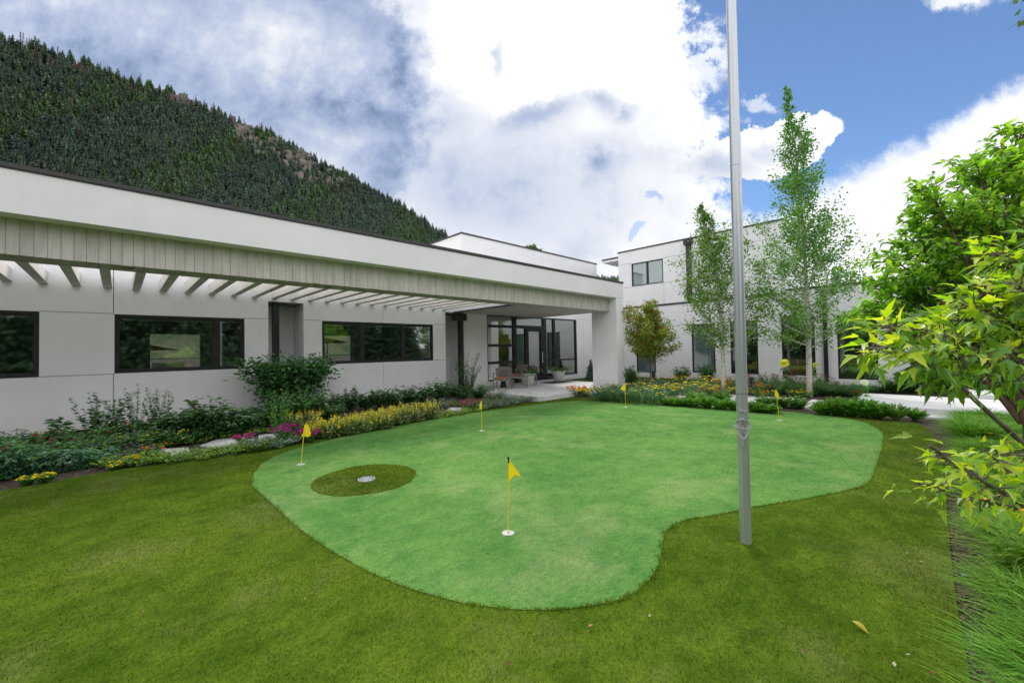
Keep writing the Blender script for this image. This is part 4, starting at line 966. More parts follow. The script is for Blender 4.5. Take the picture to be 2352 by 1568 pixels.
# tall vase shaped shrub in front of the first recess, flat topped
l = P_(668, 962); l.x = -12.0; l = Vector((-11.75, at_x(668, 900, -11.75).y, 0)); H = at_x(668, 822, -11.75).z
vr = thing('vase_shrub', l, 'tall flat topped many stemmed shrub growing in front of the dark post recess', 'shrub')
mb, lf = MB(), MB()
tips = []
for i in range(46):
    a = rng.uniform(0, 2 * PI); rad = 1.05 * math.sqrt(rng.uniform(0.02, 1)); tip = np.array([.45 * rad * math.cos(a), 1.0 * rad * math.sin(a) * 1.0, H * rng.uniform(.78, 1.04)])
    s0 = np.array([.12 * math.cos(a), .22 * math.sin(a), 0]); t = np.linspace(0, 1, 9)[:, None]
    pts = s0 * (1 - t) + tip * t; pts[:, :2] = s0[:2] + (tip[:2] - s0[:2]) * (t ** 1.7); pts += rng.normal(0, .018, pts.shape) * t
    mb.tube(pts, np.linspace(.013, .004, 9), 4, cap=False)
    n = 150; tt = np.where(rng.uniform(0, 1, n) < .52, rng.uniform(.66, 1, n), rng.uniform(.1, .6, n) if i % 3 else rng.uniform(.35, .8, n)); P = np.stack([np.interp(tt, t[:, 0], pts[:, j]) for j in range(3)], 1)
    spread = (tt > .7)[:, None] * np.array([.16, .20, .07]) + (tt < .6)[:, None] * np.array([.16, .24, .06])
    P += rng.normal(0, 1, (n, 3)) * spread; P[:, 2] = np.minimum(P[:, 2], H * 1.08)
    d = rng.normal(0, 1, (n, 3)); d[:, 2] = d[:, 2] * .3 - .1; scatter(lf, 'oval', P, d, .12, DARKG + MIDG[:1])
mb.build('stem', MAT['barkgrey'], vr); lf.build('foliage', MAT['leaf'], vr)
for (u, v, vt, w) in ((640, 985, 890, 34), (690, 975, 885, 40), (735, 965, 895, 26), (600, 985, 945, 26), (585, 972, 930, 22)):
    l = P_(u, v); herb('understory_shrub', l, 'dark green bush filling in below the tall flat topped shrub', 'shrub', px_h(l, v, vt), px_r(l, w), 40, 18, 0.11, 'oval', DARKG + MIDG[:1], 'dark bushes below the flat topped shrub')
l = P_(640, 1000); herb('grassy_perennial', l, 'wispy light green upright stems in front of the dark shrub', 'perennial', px_h(l, 1000, 895), .14, 26, 9, .09, 'lance', MIDG, base=.5, curve=.15, up=.3)
for i, (u, v, vt, w) in enumerate([(775, 948, 900, 24), (805, 945, 885, 28), (840, 940, 900, 22), (872, 938, 882, 26), (905, 935, 884, 30), (940, 930, 880, 28), (975, 928, 876, 30), (1012, 925, 868, 26), (1035, 922, 872, 24)]):
    l = P_(u, v); herb('leafy_shrub', l, 'mid height dark green bush behind the yellow spiked row', 'shrub', px_h(l, v, vt), px_r(l, w), 36, 15, 0.13, 'oval', DARKG, 'dark bushes behind the yellow spiked row', droop=.2)
l = P_(1072, 912); l2 = Vector((-11.6, at_x(1075, 900, -11.6).y, 0)); herb('rose_bush', l2, 'loose twiggy bush with long arching shoots in front of the second dark post', 'shrub', 1.5, .46, 26, 44, 0.075, 'oval', DARKG + BLUEG[:1], base=.3, top=(.6, 1), curve=.25, stemr=.007, flat=True, stemmat='barkgrey')
for (u, v, vt, w, lab) in ((1062, 922, 880, 28, 'rounded green bush below the arching twiggy bush'), (1100, 918, 880, 24, 'green bush near the patio corner')):
    l = P_(u, v); herb('leafy_shrub', l, lab, 'shrub', px_h(l, v, vt), px_r(l, w), 40, 16, 0.10, 'oval', DARKG, LB)
for (u, v, vt, w, fc, cl, lab) in ((1010, 937, 912, 26, PURP, SILVER, 'grey leaved clump with purple blooms beyond the yellow spikes'), (1135, 915, 893, 26, WHT, SILVER, 'grey leaved clump with whitish blooms by the patio edge'), (1120, 906, 876, 20, WHT, SILVER, 'loose grey green clump against the end wall panel')):
    l = P_(u, v); herb('catmint', l, lab, 'perennial', px_h(l, v, vt), px_r(l, w), 50, 9, .05, 'dia', cl, LB, flower='ball', fcols=fc, fsize=.04, fprob=.5, flat=True, base=.6)
for (u, v, vt, w) in ((1115, 938, 922, 20), (1140, 934, 916, 24), (1172, 928, 912, 24), (1200, 922, 909, 18)):
    l = P_(u, v); herb('dead_nettle', l, 'silver mat of small leaves between the far flag and the patio', 'ground cover', max(.1, px_h(l, v, vt)), px_r(l, w) * 1.1, 90, 8, .05, 'dia', SILVER, 'silver mats near the patio', flat=True, base=.9)
for (u, v, vt, w) in ((1010, 956, 942, 24), (1045, 951, 938, 24), (1085, 944, 932, 20), (1060, 928, 918, 26), (1100, 922, 914, 24), (1150, 914, 906, 24), (1205, 914, 902, 20), (1235, 912, 900, 18), (1262, 912, 904, 12)):
    l = P_(u, v); herb('ground_cover', l, 'yellow green mat at the foot of the patio and along the turf', 'ground cover', max(.09, px_h(l, v, vt)), px_r(l, w) * 1.1, 70, 7, .05, 'dia', YELG, 'yellow green mats near the patio', flat=True, base=.9, curve=.1)
# stepping stones
for i, (pts, lab) in enumerate([([(355, 1040), (372, 1030), (432, 1026), (437, 1036), (395, 1043)], 'pale irregular stepping stone nearest the camera in the bed'), ([(461, 1021), (500, 1007), (560, 1002), (582, 1006), (545, 1018), (480, 1024)], 'largest pale stepping stone in the bed'),
        ([(594, 1006), (594, 997), (634, 994), (637, 1002)], 'pale stepping stone beside the magenta phlox'), ([(1026, 940), (1035, 935), (1062, 935), (1058, 942)], 'small pale stepping stone beyond the yellow spiked row'), ([(1085, 932), (1092, 928), (1112, 928), (1110, 933)], 'furthest stepping stone before the patio')]):
    q = [at(u, v, .03) for u, v in pts]; c = sum(q, Vector()) / len(q); mb = MB(); n = len(q)
    top = [(p.x - c.x, p.y - c.y, .024) for p in q]; lo = [(x * 1.03, y * 1.03, 0.0) for x, y, z in top]
    mb.poly(top); mb.add(top + lo, np.array([(j, (j + 1) % n, n + (j + 1) % n, n + j) for j in range(n)]))
    o = mb.build('stepping_stone', MAT['stone']); o.location = (c.x, c.y, 0); tag(o, lab, 'stepping stone', 'stepping stones in the long bed')

# ---- right bed --------------------------------------------------------------
RB = 'perennials in the bed below the two storey house'
def P15(u, v, z=0.015): p = at(u, v, z); return Vector((p.x, p.y, 0))
for (u, v, vt, w, fc, lab) in ((1325, 908, 888, 16, ORA, 'orange flowered clump at the patio edge'), (1345, 910, 892, 14, YEL, 'yellow flowered clump beside the orange one at the patio edge')):
    l = P15(u, v); herb('marigold', l, lab, 'flowers', px_h(l, v, vt), px_r(l, w), 50, 8, .05, 'dia', MIDG, 'bedding flowers by the patio', flower='ball', fcols=fc, fsize=.06, fprob=.9, flat=True, base=.6)
for i, (u, v, vt, w) in enumerate([(1378, 920, 890, 22), (1405, 922, 888, 24), (1435, 924, 888, 24), (1468, 926, 890, 24), (1500, 928, 892, 24), (1392, 908, 884, 22), (1425, 908, 880, 24), (1460, 910, 880, 24), (1495, 912, 880, 26)]):
    l = P15(u, v); herb('yarrow', l, 'feathery blue green yarrow with flat yellow heads in front of the white column', 'perennial', px_h(l, v, vt), px_r(l, w) * 1.1, 60, 11, .085, 'lance', BLUEG, 'yarrow clumps beside the column', flower='plate', fcols=YEL, fsize=.055, fprob=.10 if v > 915 else .30, flat=True, base=.6, curve=.1, up=.35)
for i, (u, v, vt, w) in enumerate([(1500, 893, 868, 30), (1540, 897, 862, 32), (1580, 900, 862, 32), (1620, 903, 864, 30), (1560, 912, 878, 28), (1600, 915, 880, 28), (1645, 915, 882, 26), (1530, 913, 885, 24), (1470, 885, 862, 24), (1655, 898, 870, 20)]):
    l = P15(u, v); herb('yarrow', l, 'tall yarrow thick with yellow heads in the middle of the far bed', 'perennial', px_h(l, v, vt), px_r(l, w) * 1.1, 72, 9, .08, 'lance', BLUEG + MIDG[:1], 'yarrow clumps in the middle of the far bed', flower='plate', fcols=YEL, fsize=.060, fprob=.36, flat=True, base=.6, curve=.1, up=.35)
for i, (u, v, vt, w, fc) in enumerate([(1510, 905, 882, 16, SALM), (1548, 908, 886, 16, SALM), (1620, 885, 864, 24, ORA), (1650, 912, 885, 20, SALM), (1590, 882, 864, 24, SALM), (1672, 905, 872, 20, ORA), (1630, 920, 892, 20, SALM)]):
    l = P15(u, v); herb('salmon_flower', l, 'clump dotted with small orange red flowers among the yarrow', 'flowers', px_h(l, v, vt), px_r(l, w), 46, 8, .06, 'lance', MIDG + BLUEG[:1], 'orange red flowers among the yarrow', flower='ball', fcols=fc, fsize=.036, fprob=.55, flat=True, base=.6)
for i, (u, v, vt, w) in enumerate([(1535, 930, 905, 20), (1565, 932, 906, 20), (1592, 934, 908, 22), (1625, 937, 908, 22), (1655, 940, 912, 22), (1688, 942, 916, 20), (1735, 946, 918, 20), (1765, 948, 925, 18), (1660, 927, 900, 18), (1600, 925, 900, 20)]):
    l = P15(u, v); herb('daylily', l, 'fresh green leafy clump in the row edging the putting green', 'perennial', px_h(l, v, vt) * rng.uniform(.75, 1.15), px_r(l, w) * rng.uniform(.75, 1.05), 56, 11, .12, 'lance', FRESH, 'green clumps edging the putting green', flat=False, base=.5, up=.3)
for i, (u, v, vt, w) in enumerate([(1830, 938, 908, 16), (1795, 935, 905, 14), (1755, 930, 908, 18)]):
    l = P15(u, v); herb('daylily', l, 'dark leafy clump partly covering the joint of the concrete path', 'perennial', px_h(l, v, vt), px_r(l, w), 46, 10, .10, 'oval', FRESH, 'clumps overlapping the path edge', base=.5, up=.2)
for i, (u, v, vt, w) in enumerate([(1893, 952, 920, 24), (1925, 954, 916, 26), (1955, 957, 918, 24), (1985, 960, 919, 24), (2015, 962, 920, 22)]):
    l = P15(u, v); herb('daylily', l, 'bright green rounded clump in the row before the raised path slab', 'perennial', px_h(l, v, vt) * rng.uniform(.85, 1.2), px_r(l, w) * .8, 90, 12, .13, 'lance', FRESH, 'bright clumps before the raised slab', base=.5, up=.3)
for (u, v, vt, w, lab) in ((2058, 966, 924, 18, 'spiky green clump alone on mulch before the pale slab'), (2103, 966, 936, 18, 'smallest spiky green clump nearest the curved end of the turf')):
    l = P15(u, v); herb('daylily', l, lab, 'perennial', px_h(l, v, vt), px_r(l, w), 30, 10, .13, 'lance', FRESH, RB, base=.3, up=.4)
# red and orange back rows
for i, (u, v, vt, w) in enumerate([(1700, 885, 858, 20), (1735, 884, 855, 20), (1765, 884, 856, 22), (1800, 886, 856, 22), (1832, 886, 858, 20), (1880, 888, 858, 22), (1720, 892, 866, 18), (1815, 893, 868, 20), (1900, 893, 872, 16)]):
    l = P15(u, v, .1); l.z = 0; herb('bee_balm', l, 'crimson bee balm in the back row near the aspen trunks', 'flowers', px_h(l, v, vt) * 1.1, px_r(l, w), 44, 10, .07, 'oval', MIDG, 'bee balm near the aspen trunks', flower='ball', fcols=RED, fsize=.055, fprob=.32, flat=True, base=.6, curve=.1)
for i, (u, v, vt, w) in enumerate([(1700, 908, 872, 20), (1728, 910, 876, 18), (1690, 897, 868, 16), (1745, 905, 880, 16)]):
    l = P15(u, v); herb('orange_lily', l, 'orange lily clump around the slim bollard light', 'flowers', px_h(l, v, vt), px_r(l, w), 34, 11, .08, 'lance', MIDG, 'orange lilies around the bollard', flower='daisy', fcols=ORA, fsize=.07, fprob=.42, flat=True, base=.6, up=.3)
for i, (u, v, vt, w) in enumerate([(1762, 900, 868, 24), (1790, 905, 872, 22), (1835, 905, 875, 26), (1870, 908, 874, 28), (1905, 908, 872, 28), (1940, 908, 874, 26), (1965, 904, 880, 20), (1985, 900, 882, 18)]):
    l = P15(u, v); herb('airy_perennial', l, 'billowing grey green perennial mound behind the concrete path', 'perennial', px_h(l, v, vt), px_r(l, w) * 1.1, 95, 15, .08, 'lance', BLUEG + FRESH[:2], 'grey green mounds behind the path', flower='ball', fcols=RED, fsize=.03, fprob=.12, base=.5, up=.2)
for i, (u, v, vt, w, fc) in enumerate([(1762, 912, 896, 12, YEL), (1825, 910, 894, 14, YEL), (1850, 912, 896, 12, YEL), (1745, 914, 896, 12, ORA), (1705, 912, 890, 12, YEL), (1960, 910, 898, 10, ORA), (1895, 908, 892, 12, YEL)]):
    l = P15(u, v); herb('black_eyed_susan', l, 'low golden flowered plant along the back of the concrete path', 'flowers', max(.15, px_h(l, v, vt)), px_r(l, w), 26, 8, .06, 'oval', MIDG, 'golden flowers along the path', flower='daisy', fcols=fc, fsize=.06, fprob=.6, flat=True, base=.6)
for (u, v, vt, w, lab) in ((1450, 882, 830, 20, 'rounded dark green bush tucked against the white column'), (1565, 868, 832, 22, 'leafy green bush under the first tall dark window'), (1625, 872, 828, 20, 'leafy bush between two tall windows behind the aspen'), (1845, 868, 822, 26, 'large leafy dahlia bush in front of the wide window'), (1900, 868, 826, 24, 'green bush right of the second aspen trunk'), (1935, 872, 838, 20, 'leafy bush below the widest window'), (1965, 875, 842, 18, 'last green bush below the widest window')):
    l = P15(u, v + 8, .1); l.z = 0; herb('garden_shrub', l, lab, 'shrub', px_h(l, v + 8, vt), px_r(l, w), 60, 18, .12, 'oval', MIDG + DARKG, RB, droop=.15)
for (u, v, vt, w) in ((2020, 893, 876, 16), (2075, 894, 874, 20), (2115, 893, 868, 22), (2150, 895, 872, 18)):
    l = P15(u, v, .1); l.z = 0; herb('garden_shrub', l, 'small green clump against the foot of the plain white wall', 'shrub', px_h(l, v, vt), px_r(l, w), 40, 12, .10, 'lance', MIDG, 'small clumps at the foot of the plain wall', base=.5)
for i in range(9):
    l = Vector((-.9 + i * .42, 17.75 + rng.uniform(-.15, .15), 0)); herb('boundary_shrub', l, 'dark green shrub in the row along the far wall behind the near branches', 'shrub', rng.uniform(.5, .9) if l.x < .2 else rng.uniform(1.2, 2.0), .42, 46, 16, .12, 'oval', MIDG + DARKG, 'shrubs along the far wall behind the path')
# two dahlias and a white bloom
for (u, v, s_, fc, lab) in ((1802, 834, .24, [(0.80, .74, .16), (.86, .80, .25)], 'large pale yellow dahlia bloom left of the second aspen'), (1873, 838, .14, [(0.6, .62, .22)], 'smaller greenish yellow dahlia bud right of the second aspen trunk'), (1986, 878, .15, WHT, 'white bloom above the grey green mounds')):
    p = at_y(u, v, 15.3 if s_ != .15 else 14.6); root = thing('dahlia', (p.x, p.y, 0), lab, 'flower'); mb = MB(); mb.tube([(0, 0, 0), (.02, .01, p.z * .6), (0, -.02, p.z)], [.008, .006, .005], 5); mb.build('stem', MAT['stem'], root)
    mb = MB(); n = 26; scatter(mb, 'oval', np.stack([rng.normal(0, .05, n), rng.normal(0, .05, n), rng.uniform(.2, .85, n) * p.z], 1), rng.normal(0, 1, (n, 3)) * np.array([1, 1, .3]), .15, MIDG); mb.build('foliage', MAT['leaf'], root)
    mb = MB(); flowers(mb, 'dahlia', np.zeros((1, 3)), s_, fc); o = mb.build('blossom', MAT['petal'], root); o.location = (0, -.02, p.z); o.rotation_euler.x = math.radians(60)
# bollard lights
for (u, v, h, lab) in ((1728, 910, .62, 'slim dark bollard light beside the orange lilies'), (1502, 886, .62, 'slim dark bollard light among the yarrow near the column')):
    l = P15(u, v); root = thing('bollard_light', l, lab, 'bollard light', 'bollard lights in the far bed'); mb = MB()
    mb.box(-.055, .055, -.05, .05, 0, h * .52); mb.box(-.055, -.03, -.05, .05, h * .52, h); mb.box(.03, .055, -.05, .05, h * .52, h); mb.box(-.03, .03, -.05, .05, h * .93, h); mb.build('post', surf('bollard_paint', (.05, .06, .085), (.07, .08, .11), 5, .5, 60, 0), root)
    mb = MB(); mb.box(-.029, .029, -.01, .01, h * .52, h * .93); mb.build('lamp', MAT['black'], root)

# ---- ornamental grass bed on the right --------------------------------------
def tuft(n, h, spread, w, cols):
    mb = MB(); a = rng.uniform(0, 2 * PI, n); out = spread * rng.uniform(.25, 1.15, n); hh = h * rng.uniform(.6, 1.1, n); b0 = np.stack([rng.normal(0, .05, n), rng.normal(0, .05, n), np.zeros(n)], 1)
    ts = np.linspace(0, 1, 7); dirs = np.stack([np.cos(a), np.sin(a), 0 * a], 1); side = np.stack([-np.sin(a), np.cos(a), 0 * a], 1)
    V = []
    for t in ts:
        c = b0 + dirs * (out * t ** 1.6)[:, None]; c[:, 2] = hh * (1.55 * t - .85 * t * t) * 1.1
        ww = w * (1 - t ** 2.2) * .5 + .0004
        V.append(c - side * ww); V.append(c + side * ww)
    V = np.stack(V, 1); k = V.shape[1]
    F = (np.arange(n)[:, None, None] * k + np.array([(2 * i, 2 * i + 1, 2 * i + 3, 2 * i + 2) for i in range(6)])[None]).reshape(-1, 4)
    c = np.asarray(cols)[rng.integers(0, len(cols), n)] * rng.uniform(.7, 1.3, (n, 1)); mb.add(V.reshape(-1, 3), F, np.repeat(c, k, 0)); return mb
GR = [(0.09, 0.24, 0.012), (0.13, 0.31, 0.018), (0.065, 0.18, 0.012), (0.18, 0.35, 0.035)]
tufts = [tuft(760, .40, .40, .0085, GR).build('ornamental_grass', MAT['leaf_soft']) for _ in range(5)]
spots = []
y = 1.35
while y < 11.0:
    for j, x in enumerate((.44, .70, 1.0, 1.35)):
        xx = x + rng.normal(0, .05); yy = y + rng.normal(0, .06) + (j % 2) * .17
        if xx < .10 * yy + .72: spots.append((xx, yy))
    y += .27
first = {}
for i, (x, y) in enumerate(spots):
    k = i % 5; src = tufts[k]; o = src if k not in first else src.copy()
    if k in first: COL.objects.link(o)
    first[k] = 1; o.location = (x, y, 0.0); o.rotation_euler.z = rng.uniform(0, 6.28); s_ = rng.uniform(.85, 1.15); o.scale = (s_, s_, s_ * rng.uniform(.9, 1.15))
    tag(o, 'arching clump of narrow leaved ornamental grass spilling over the mulch beside the turf', 'ornamental grass', 'grass clumps along the east side of the turf')
for i, (u, v, z) in enumerate([(2273, 995, .35), (2315, 1023, .3), (2321, 1015, .33), (2310, 1022, .31), (2345, 1172, .4), (2258, 1147, .35), (2330, 1105, .4), (2463 * 0 + 2340, 1000, .35)]):
    p = at(u, v, z); root = thing('orange_bloom', (p.x, p.y, 0), 'small orange bloom poking out of the ornamental grass', 'flower', 'orange blooms in the ornamental grass'); mb = MB(); mb.tube([(0, 0, 0), (0, 0, z)], [.002, .0015], 4); mb.build('stem', MAT['stem'], root)
    mb = MB(); flowers(mb, 'daisy', np.zeros((1, 3)), .055, [(0.85, .33, .01), (.9, .45, .02)]); o = mb.build('blossom', MAT['petal'], root); o.location = (0, 0, z)

# ---- trees --------------------------------------------------------------------
def tree(name, loc, label, cat, trunk, r0, bark, branches, leafn, leafs, tm, cols, nt_=7, spread=.16, twr=.5, mat='leaf', group=None, twig=True, up=0.0, hang=0.0, sub=3):
    """trunk: list of local points; branches: list of (t, az, elev, length)"""
    root = thing(name, loc, label, cat, group); Tr = np.array(trunk, float); mb = MB()
    kk = len(Tr); rad = r0 * (1 - np.linspace(0, 1, kk) ** .9 * .93); mb.tube(Tr, rad, 10); mb.build('trunk', MAT[bark], root, smooth=True)
    bm_, lf = MB(), MB(); ts = np.linspace(0, 1, kk)
    for (t, az, el, L) in branches:
        b0 = np.array([np.interp(t, ts, Tr[:, j]) for j in range(3)]); s = np.linspace(0, 1, 7)[:, None]
        d = np.array([math.cos(az) * math.cos(el), math.sin(az) * math.cos(el), math.sin(el)])
        pts = b0 + d * L * s + np.array([0, 0, twr * L * .35]) * s ** 2 + np.cumsum(rng.normal(0, .018 * L, (7, 3)), 0) * s
        br = max(.004, r0 * .33 * (1 - t) ** .6 * min(1, L)); bm_.tube(pts, np.linspace(br, br * .25, 7), 5, cap=False)
        nl = max(4, int(leafn * L)); 
        for q in range(sub):
            s0 = rng.uniform(.25, .9); p0 = np.array([np.interp(s0, s[:, 0], pts[:, j]) for j in range(3)])
            d2 = d + rng.normal(0, .5, 3) + np.array([0, 0, .15]); d2 /= np.linalg.norm(d2); L2 = L * rng.uniform(.25, .5)
            p2 = p0 + d2 * L2 * np.linspace(0, 1, 4)[:, None]; bm_.tube(p2, np.linspace(br * .4, br * .15, 4), 3, cap=False)
            m_ = int(nl / sub * .6); tt = rng.uniform(.1, 1.05, m_); P = p0 + d2 * L2 * tt[:, None] + rng.normal(0, spread * .6, (m_, 3)) * min(1, L * 1.2)
            D = d2 * .6 + rng.normal(0, .7, (m_, 3)) + np.array([0, 0, up - hang]); scatter(lf, tm, P, D, leafs, cols, upj=.7)
        m_ = int(nl * .5); tt = rng.uniform(.18, 1.03, m_); P = np.stack([np.interp(tt, s[:, 0], pts[:, j]) for j in range(3)], 1) + rng.normal(0, spread, (m_, 3)) * min(1, L * 1.2)
        D = d * .5 + rng.normal(0, .7, (m_, 3)) + np.array([0, 0, up - hang]); scatter(lf, tm, P, D, leafs, cols, upj=.7)
    bm_.build('branch', MAT[bark], root, smooth=True); lf.build('crown', MAT[mat], root)
    return root
ASP = [(0.085, 0.22, 0.045), (0.12, 0.29, 0.05), (0.06, 0.17, 0.04), (0.17, 0.35, 0.07), (0.20, 0.34, 0.04)]
def aspen(pix, yy, base_z, prof, r0, nb, label, seed, lean_t0=.16):
    pts = [at_y(u, v, yy) for u, v in pix]; pts[0].z = 0.0; base = pts[0].copy(); loc = [tuple(p - base) for p in pts]
    Ht = pts[-1].z; zs = [p[2] for p in loc]; br = []
    # resample the trunk evenly by height
    zz = np.linspace(0, Ht, 16); tr = np.stack([np.interp(zz, zs, [p[j] for p in loc]) for j in range(3)], 1)
    for i in range(nb):
        t = lean_t0 + (1 - lean_t0) * (i / nb) ** 1.0; w = np.interp(t, [p[0] for p in prof], [p[1] for p in prof]) * np.interp(t, [0, .4, .7, 1], [1.0, .84, .58, .5])
        az = i * 2.399 + rng.normal(0, .3); el = math.radians(np.interp(t, [0, .35, 1], [16, 38, 62]) + rng.normal(0, 6)); L = w / math.cos(el) * rng.uniform(.6, 1.08)
        br.append((t, az, el, max(.12, L)))
    return tree('aspen_tree', base, label, 'aspen tree', tr, r0, 'aspenbark', br, 245, .060, 'round', ASP, spread=.15, twr=.5, mat='leaf', group='aspens in the far bed', hang=.25, sub=3)
aspen([(1859, 892), (1858, 830), (1857, 760), (1852, 640), (1843, 500), (1828, 350), (1803, 205)], 15.2, 0, [(.16, 1.5), (.25, 2.0), (.34, 1.75), (.45, 1.25), (.6, 1.05), (.75, .75), (.87, .40), (1, .10)], .085, 84, 'taller aspen with pale trunk and narrow pointed crown right of the flagpole', 1, .15)
aspen([(1662, 912), (1661, 830), (1655, 740), (1648, 640), (1632, 560), (1606, 470)], 14.2, 0, [(.2, 1.5), (.33, 1.85), (.5, 1.55), (.65, 1.05), (.8, .6), (1, .10)], .075, 54, 'shorter aspen with leaning tip left of the flagpole', 2, .20)
# small tree turning red
CR = [(0.36, 0.09, 0.03), (0.28, 0.07, 0.025), (0.22, 0.36, 0.03), (0.18, 0.34, 0.03), (0.28, 0.42, 0.04), (0.12, 0.25, 0.03), (0.16, 0.30, 0.03)]
b0 = at_y(1495, 885, 15.3); Ht = at_y(1495, 700, 15.3).z; br = []
for i in range(46):
    t = .34 + .62 * (i / 46); w = np.interp(t, [.3, .42, .6, .8, 1], [.7, 1.3, 1.15, .75, .3]); el = math.radians(np.interp(t, [.3, 1], [18, 72])); br.append((t, i * 2.4 + rng.normal(0, .2), el, w * (1.25 if i % 5 == 0 else rng.uniform(.45, .95))))
tree('crabapple_tree', (b0.x, b0.y, 0), 'small round crowned tree with red and green leaves beside the white column', 'tree', [(0, 0, 0), (0, 0, Ht * .3), (-.02, 0, Ht * .6), (.0, 0, Ht * .93)], .042, 'barkgrey', br, 330, .085, 'oval', CR, spread=.11, sub=4)
# large leafy tree at the right
CH = [(0.20, 0.42, 0.03), (0.26, 0.50, 0.04), (0.14, 0.32, 0.03), (0.36, 0.58, 0.06), (0.10, 0.24, 0.025)]
def big_tree(loc, label, H, targets, r0, leafn, leafs):
    root = thing('cherry_tree', loc, label, 'tree'); mb = MB(); base = Vector(loc)
    fork = np.array([-.05, .05, H * .30]); mb.tube([(0, 0, 0), (.03, 0, H * .15), tuple(fork)], [r0, r0 * .85, r0 * .75], 10); mb.build('trunk', MAT['barkred'], root, smooth=True)
    bm_, lf = MB(), MB()
    for (tg, R_) in targets:
        e = np.array(tuple(Vector(tg) - base)); s = np.linspace(0, 1, 8)[:, None]; mid = (fork + e) / 2 + np.array([0, 0, .25]) * np.linalg.norm(e - fork) * .5
        st = fork * (1 - rng.uniform(0, .5)); pts = st * (1 - s) ** 2 + 2 * mid * s * (1 - s) + e * s ** 2; bm_.tube(pts, np.linspace(r0 * .42, .006, 8), 6, cap=False)
        ntw = int(30 * R_)
        for q in range(ntw):
            s0 = rng.uniform(.55, 1.0); p0 = np.array([np.interp(s0, s[:, 0], pts[:, j]) for j in range(3)])
            d2 = rng.normal(0, 1, 3); d2[2] = d2[2] * .55 + .25; d2 += .7 * (e - fork) / np.linalg.norm(e - fork); d2 /= np.linalg.norm(d2); L2 = R_ * rng.uniform(.45, 1.0)
            ss = np.linspace(0, 1, 5)[:, None]; p2 = p0 + d2 * L2 * ss - np.array([0, 0, .12 * L2]) * ss ** 2; bm_.tube(p2, np.linspace(.007, .002, 5), 4, cap=False)
            m_ = leafn; tt = rng.uniform(.12, 1.02, m_); P = p0 + d2 * L2 * tt[:, None] + rng.normal(0, .035, (m_, 3)); P[:, 2] -= .12 * L2 * tt ** 2
            D = d2 * .8 + rng.normal(0, .55, (m_, 3)) + np.array([0, 0, -.35]); scatter(lf, 'pointed', P, D, leafs, CH, upj=.35)
    bm_.build('branch', MAT['barkred'], root, smooth=True); lf.build('crown', MAT['leaf_bright'], root); return root
tg = [((at_d(u, v, d)), r) for (u, v, d, r) in [(2130, 430, 5.0, .55), (2040, 590, 5.1, .55), (2060, 650, 5.3, .5), (2110, 560, 5.2, .7), (2180, 500, 5.0, .75), (2250, 400, 5.0, .6), (2300, 330, 5.1, .55), (2345, 290, 5.2, .55), (2240, 470, 5.4, .8), (2300, 500, 5.0, .9), (2330, 420, 5.6, .8), (2210, 580, 5.5, .8), (2280, 620, 5.2, .8), (2150, 650, 5.7, .6), (2330, 560, 5.5, .9), (2390, 350, 5.2, .8), (2420, 480, 5.2, 1.0), (2430, 600, 5.2, 1.0), (2220, 660, 5.9, .6), (2070, 530, 5.5, .45), (2340, 680, 5.4, .8), (2010, 690, 5.0, .28), (2360, 480, 6.2, 1.0), (2260, 560, 6.3, .9), (2180, 600, 6.4, .7), (2310, 640, 6.5, .9), (2240, 500, 6.6, .8), (2000, 640, 5.6, .45), (2040, 700, 5.3, .5), (1985, 720, 5.2, .35), (2090, 710, 5.8, .5)]]
big_tree((at_d(2365, 1200, 4.3).x + .0, at_d(2365, 1200, 4.3).y, 0), 'large bright green broadleaf tree filling the upper right above the grass bed', 4.4, tg, .060, 27, .092)

# near shrub with three lobed leaves
AM = [(0.42, 0.56, 0.02), (0.54, 0.64, 0.03), (0.30, 0.48, 0.02), (0.18, 0.35, 0.02), (0.48, 0.60, 0.03), (0.60, 0.64, 0.05), (0.26, 0.44, 0.02)]
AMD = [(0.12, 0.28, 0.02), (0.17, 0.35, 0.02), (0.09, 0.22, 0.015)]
mroot = Vector((1.75, 1.75, 0)); ms = thing('maple_shrub', mroot, 'near shrub with yellow green toothed pointed leaves reaching in over the turf', 'shrub')
bm_, lf, ld = MB(), MB(), MB()
def limb(pl, r0, r1, steps=14):
    P = np.array([tuple(at_d(*q) - mroot) for q in pl]); k = np.linspace(0, 1, len(P)); t = np.linspace(0, 1, steps); out = np.stack([np.interp(t, k, P[:, j]) for j in range(3)], 1)
    for _ in range(2): out[1:-1] = (out[:-2] + 2 * out[1:-1] + out[2:]) / 4
    out[1:-1] += rng.normal(0, .003, out[1:-1].shape)
    bm_.tube(out, np.linspace(r0, r1, steps), 8); return out
def leafy(out, t0, t1, n, size, dirbias, mbx=None, cols=AM, tm='amur', sp=.02, twigs=0.0):
    mbx = mbx or lf; n = int(n * 2.9); size = size * .62; t = np.linspace(t0, t1, n) + rng.uniform(-.02, .02, n); k = np.linspace(0, 1, len(out)); P = np.stack([np.interp(t, k, out[:, j]) for j in range(3)], 1)
    d = dirbias + rng.normal(0, .50, (n, 3)); d[:, 2] -= .20
    if twigs:
        o2 = unit(d + rng.normal(0, .3, (n, 3))) * (twigs * rng.uniform(.2, 1, n))[:, None]
        for a, b_ in zip(P, o2): bm_.tube([a, a + b_ * .6, a + b_], [.0025, .002, .0013], 4, cap=False)
        P = P + o2
    scatter(mbx, tm, P + rng.normal(0, sp, (n, 3)), d, size, cols, upj=.5, vary=.38)
camR = np.array(tuple(hr)); camF = np.array(tuple(FWD)); L_ = -camR
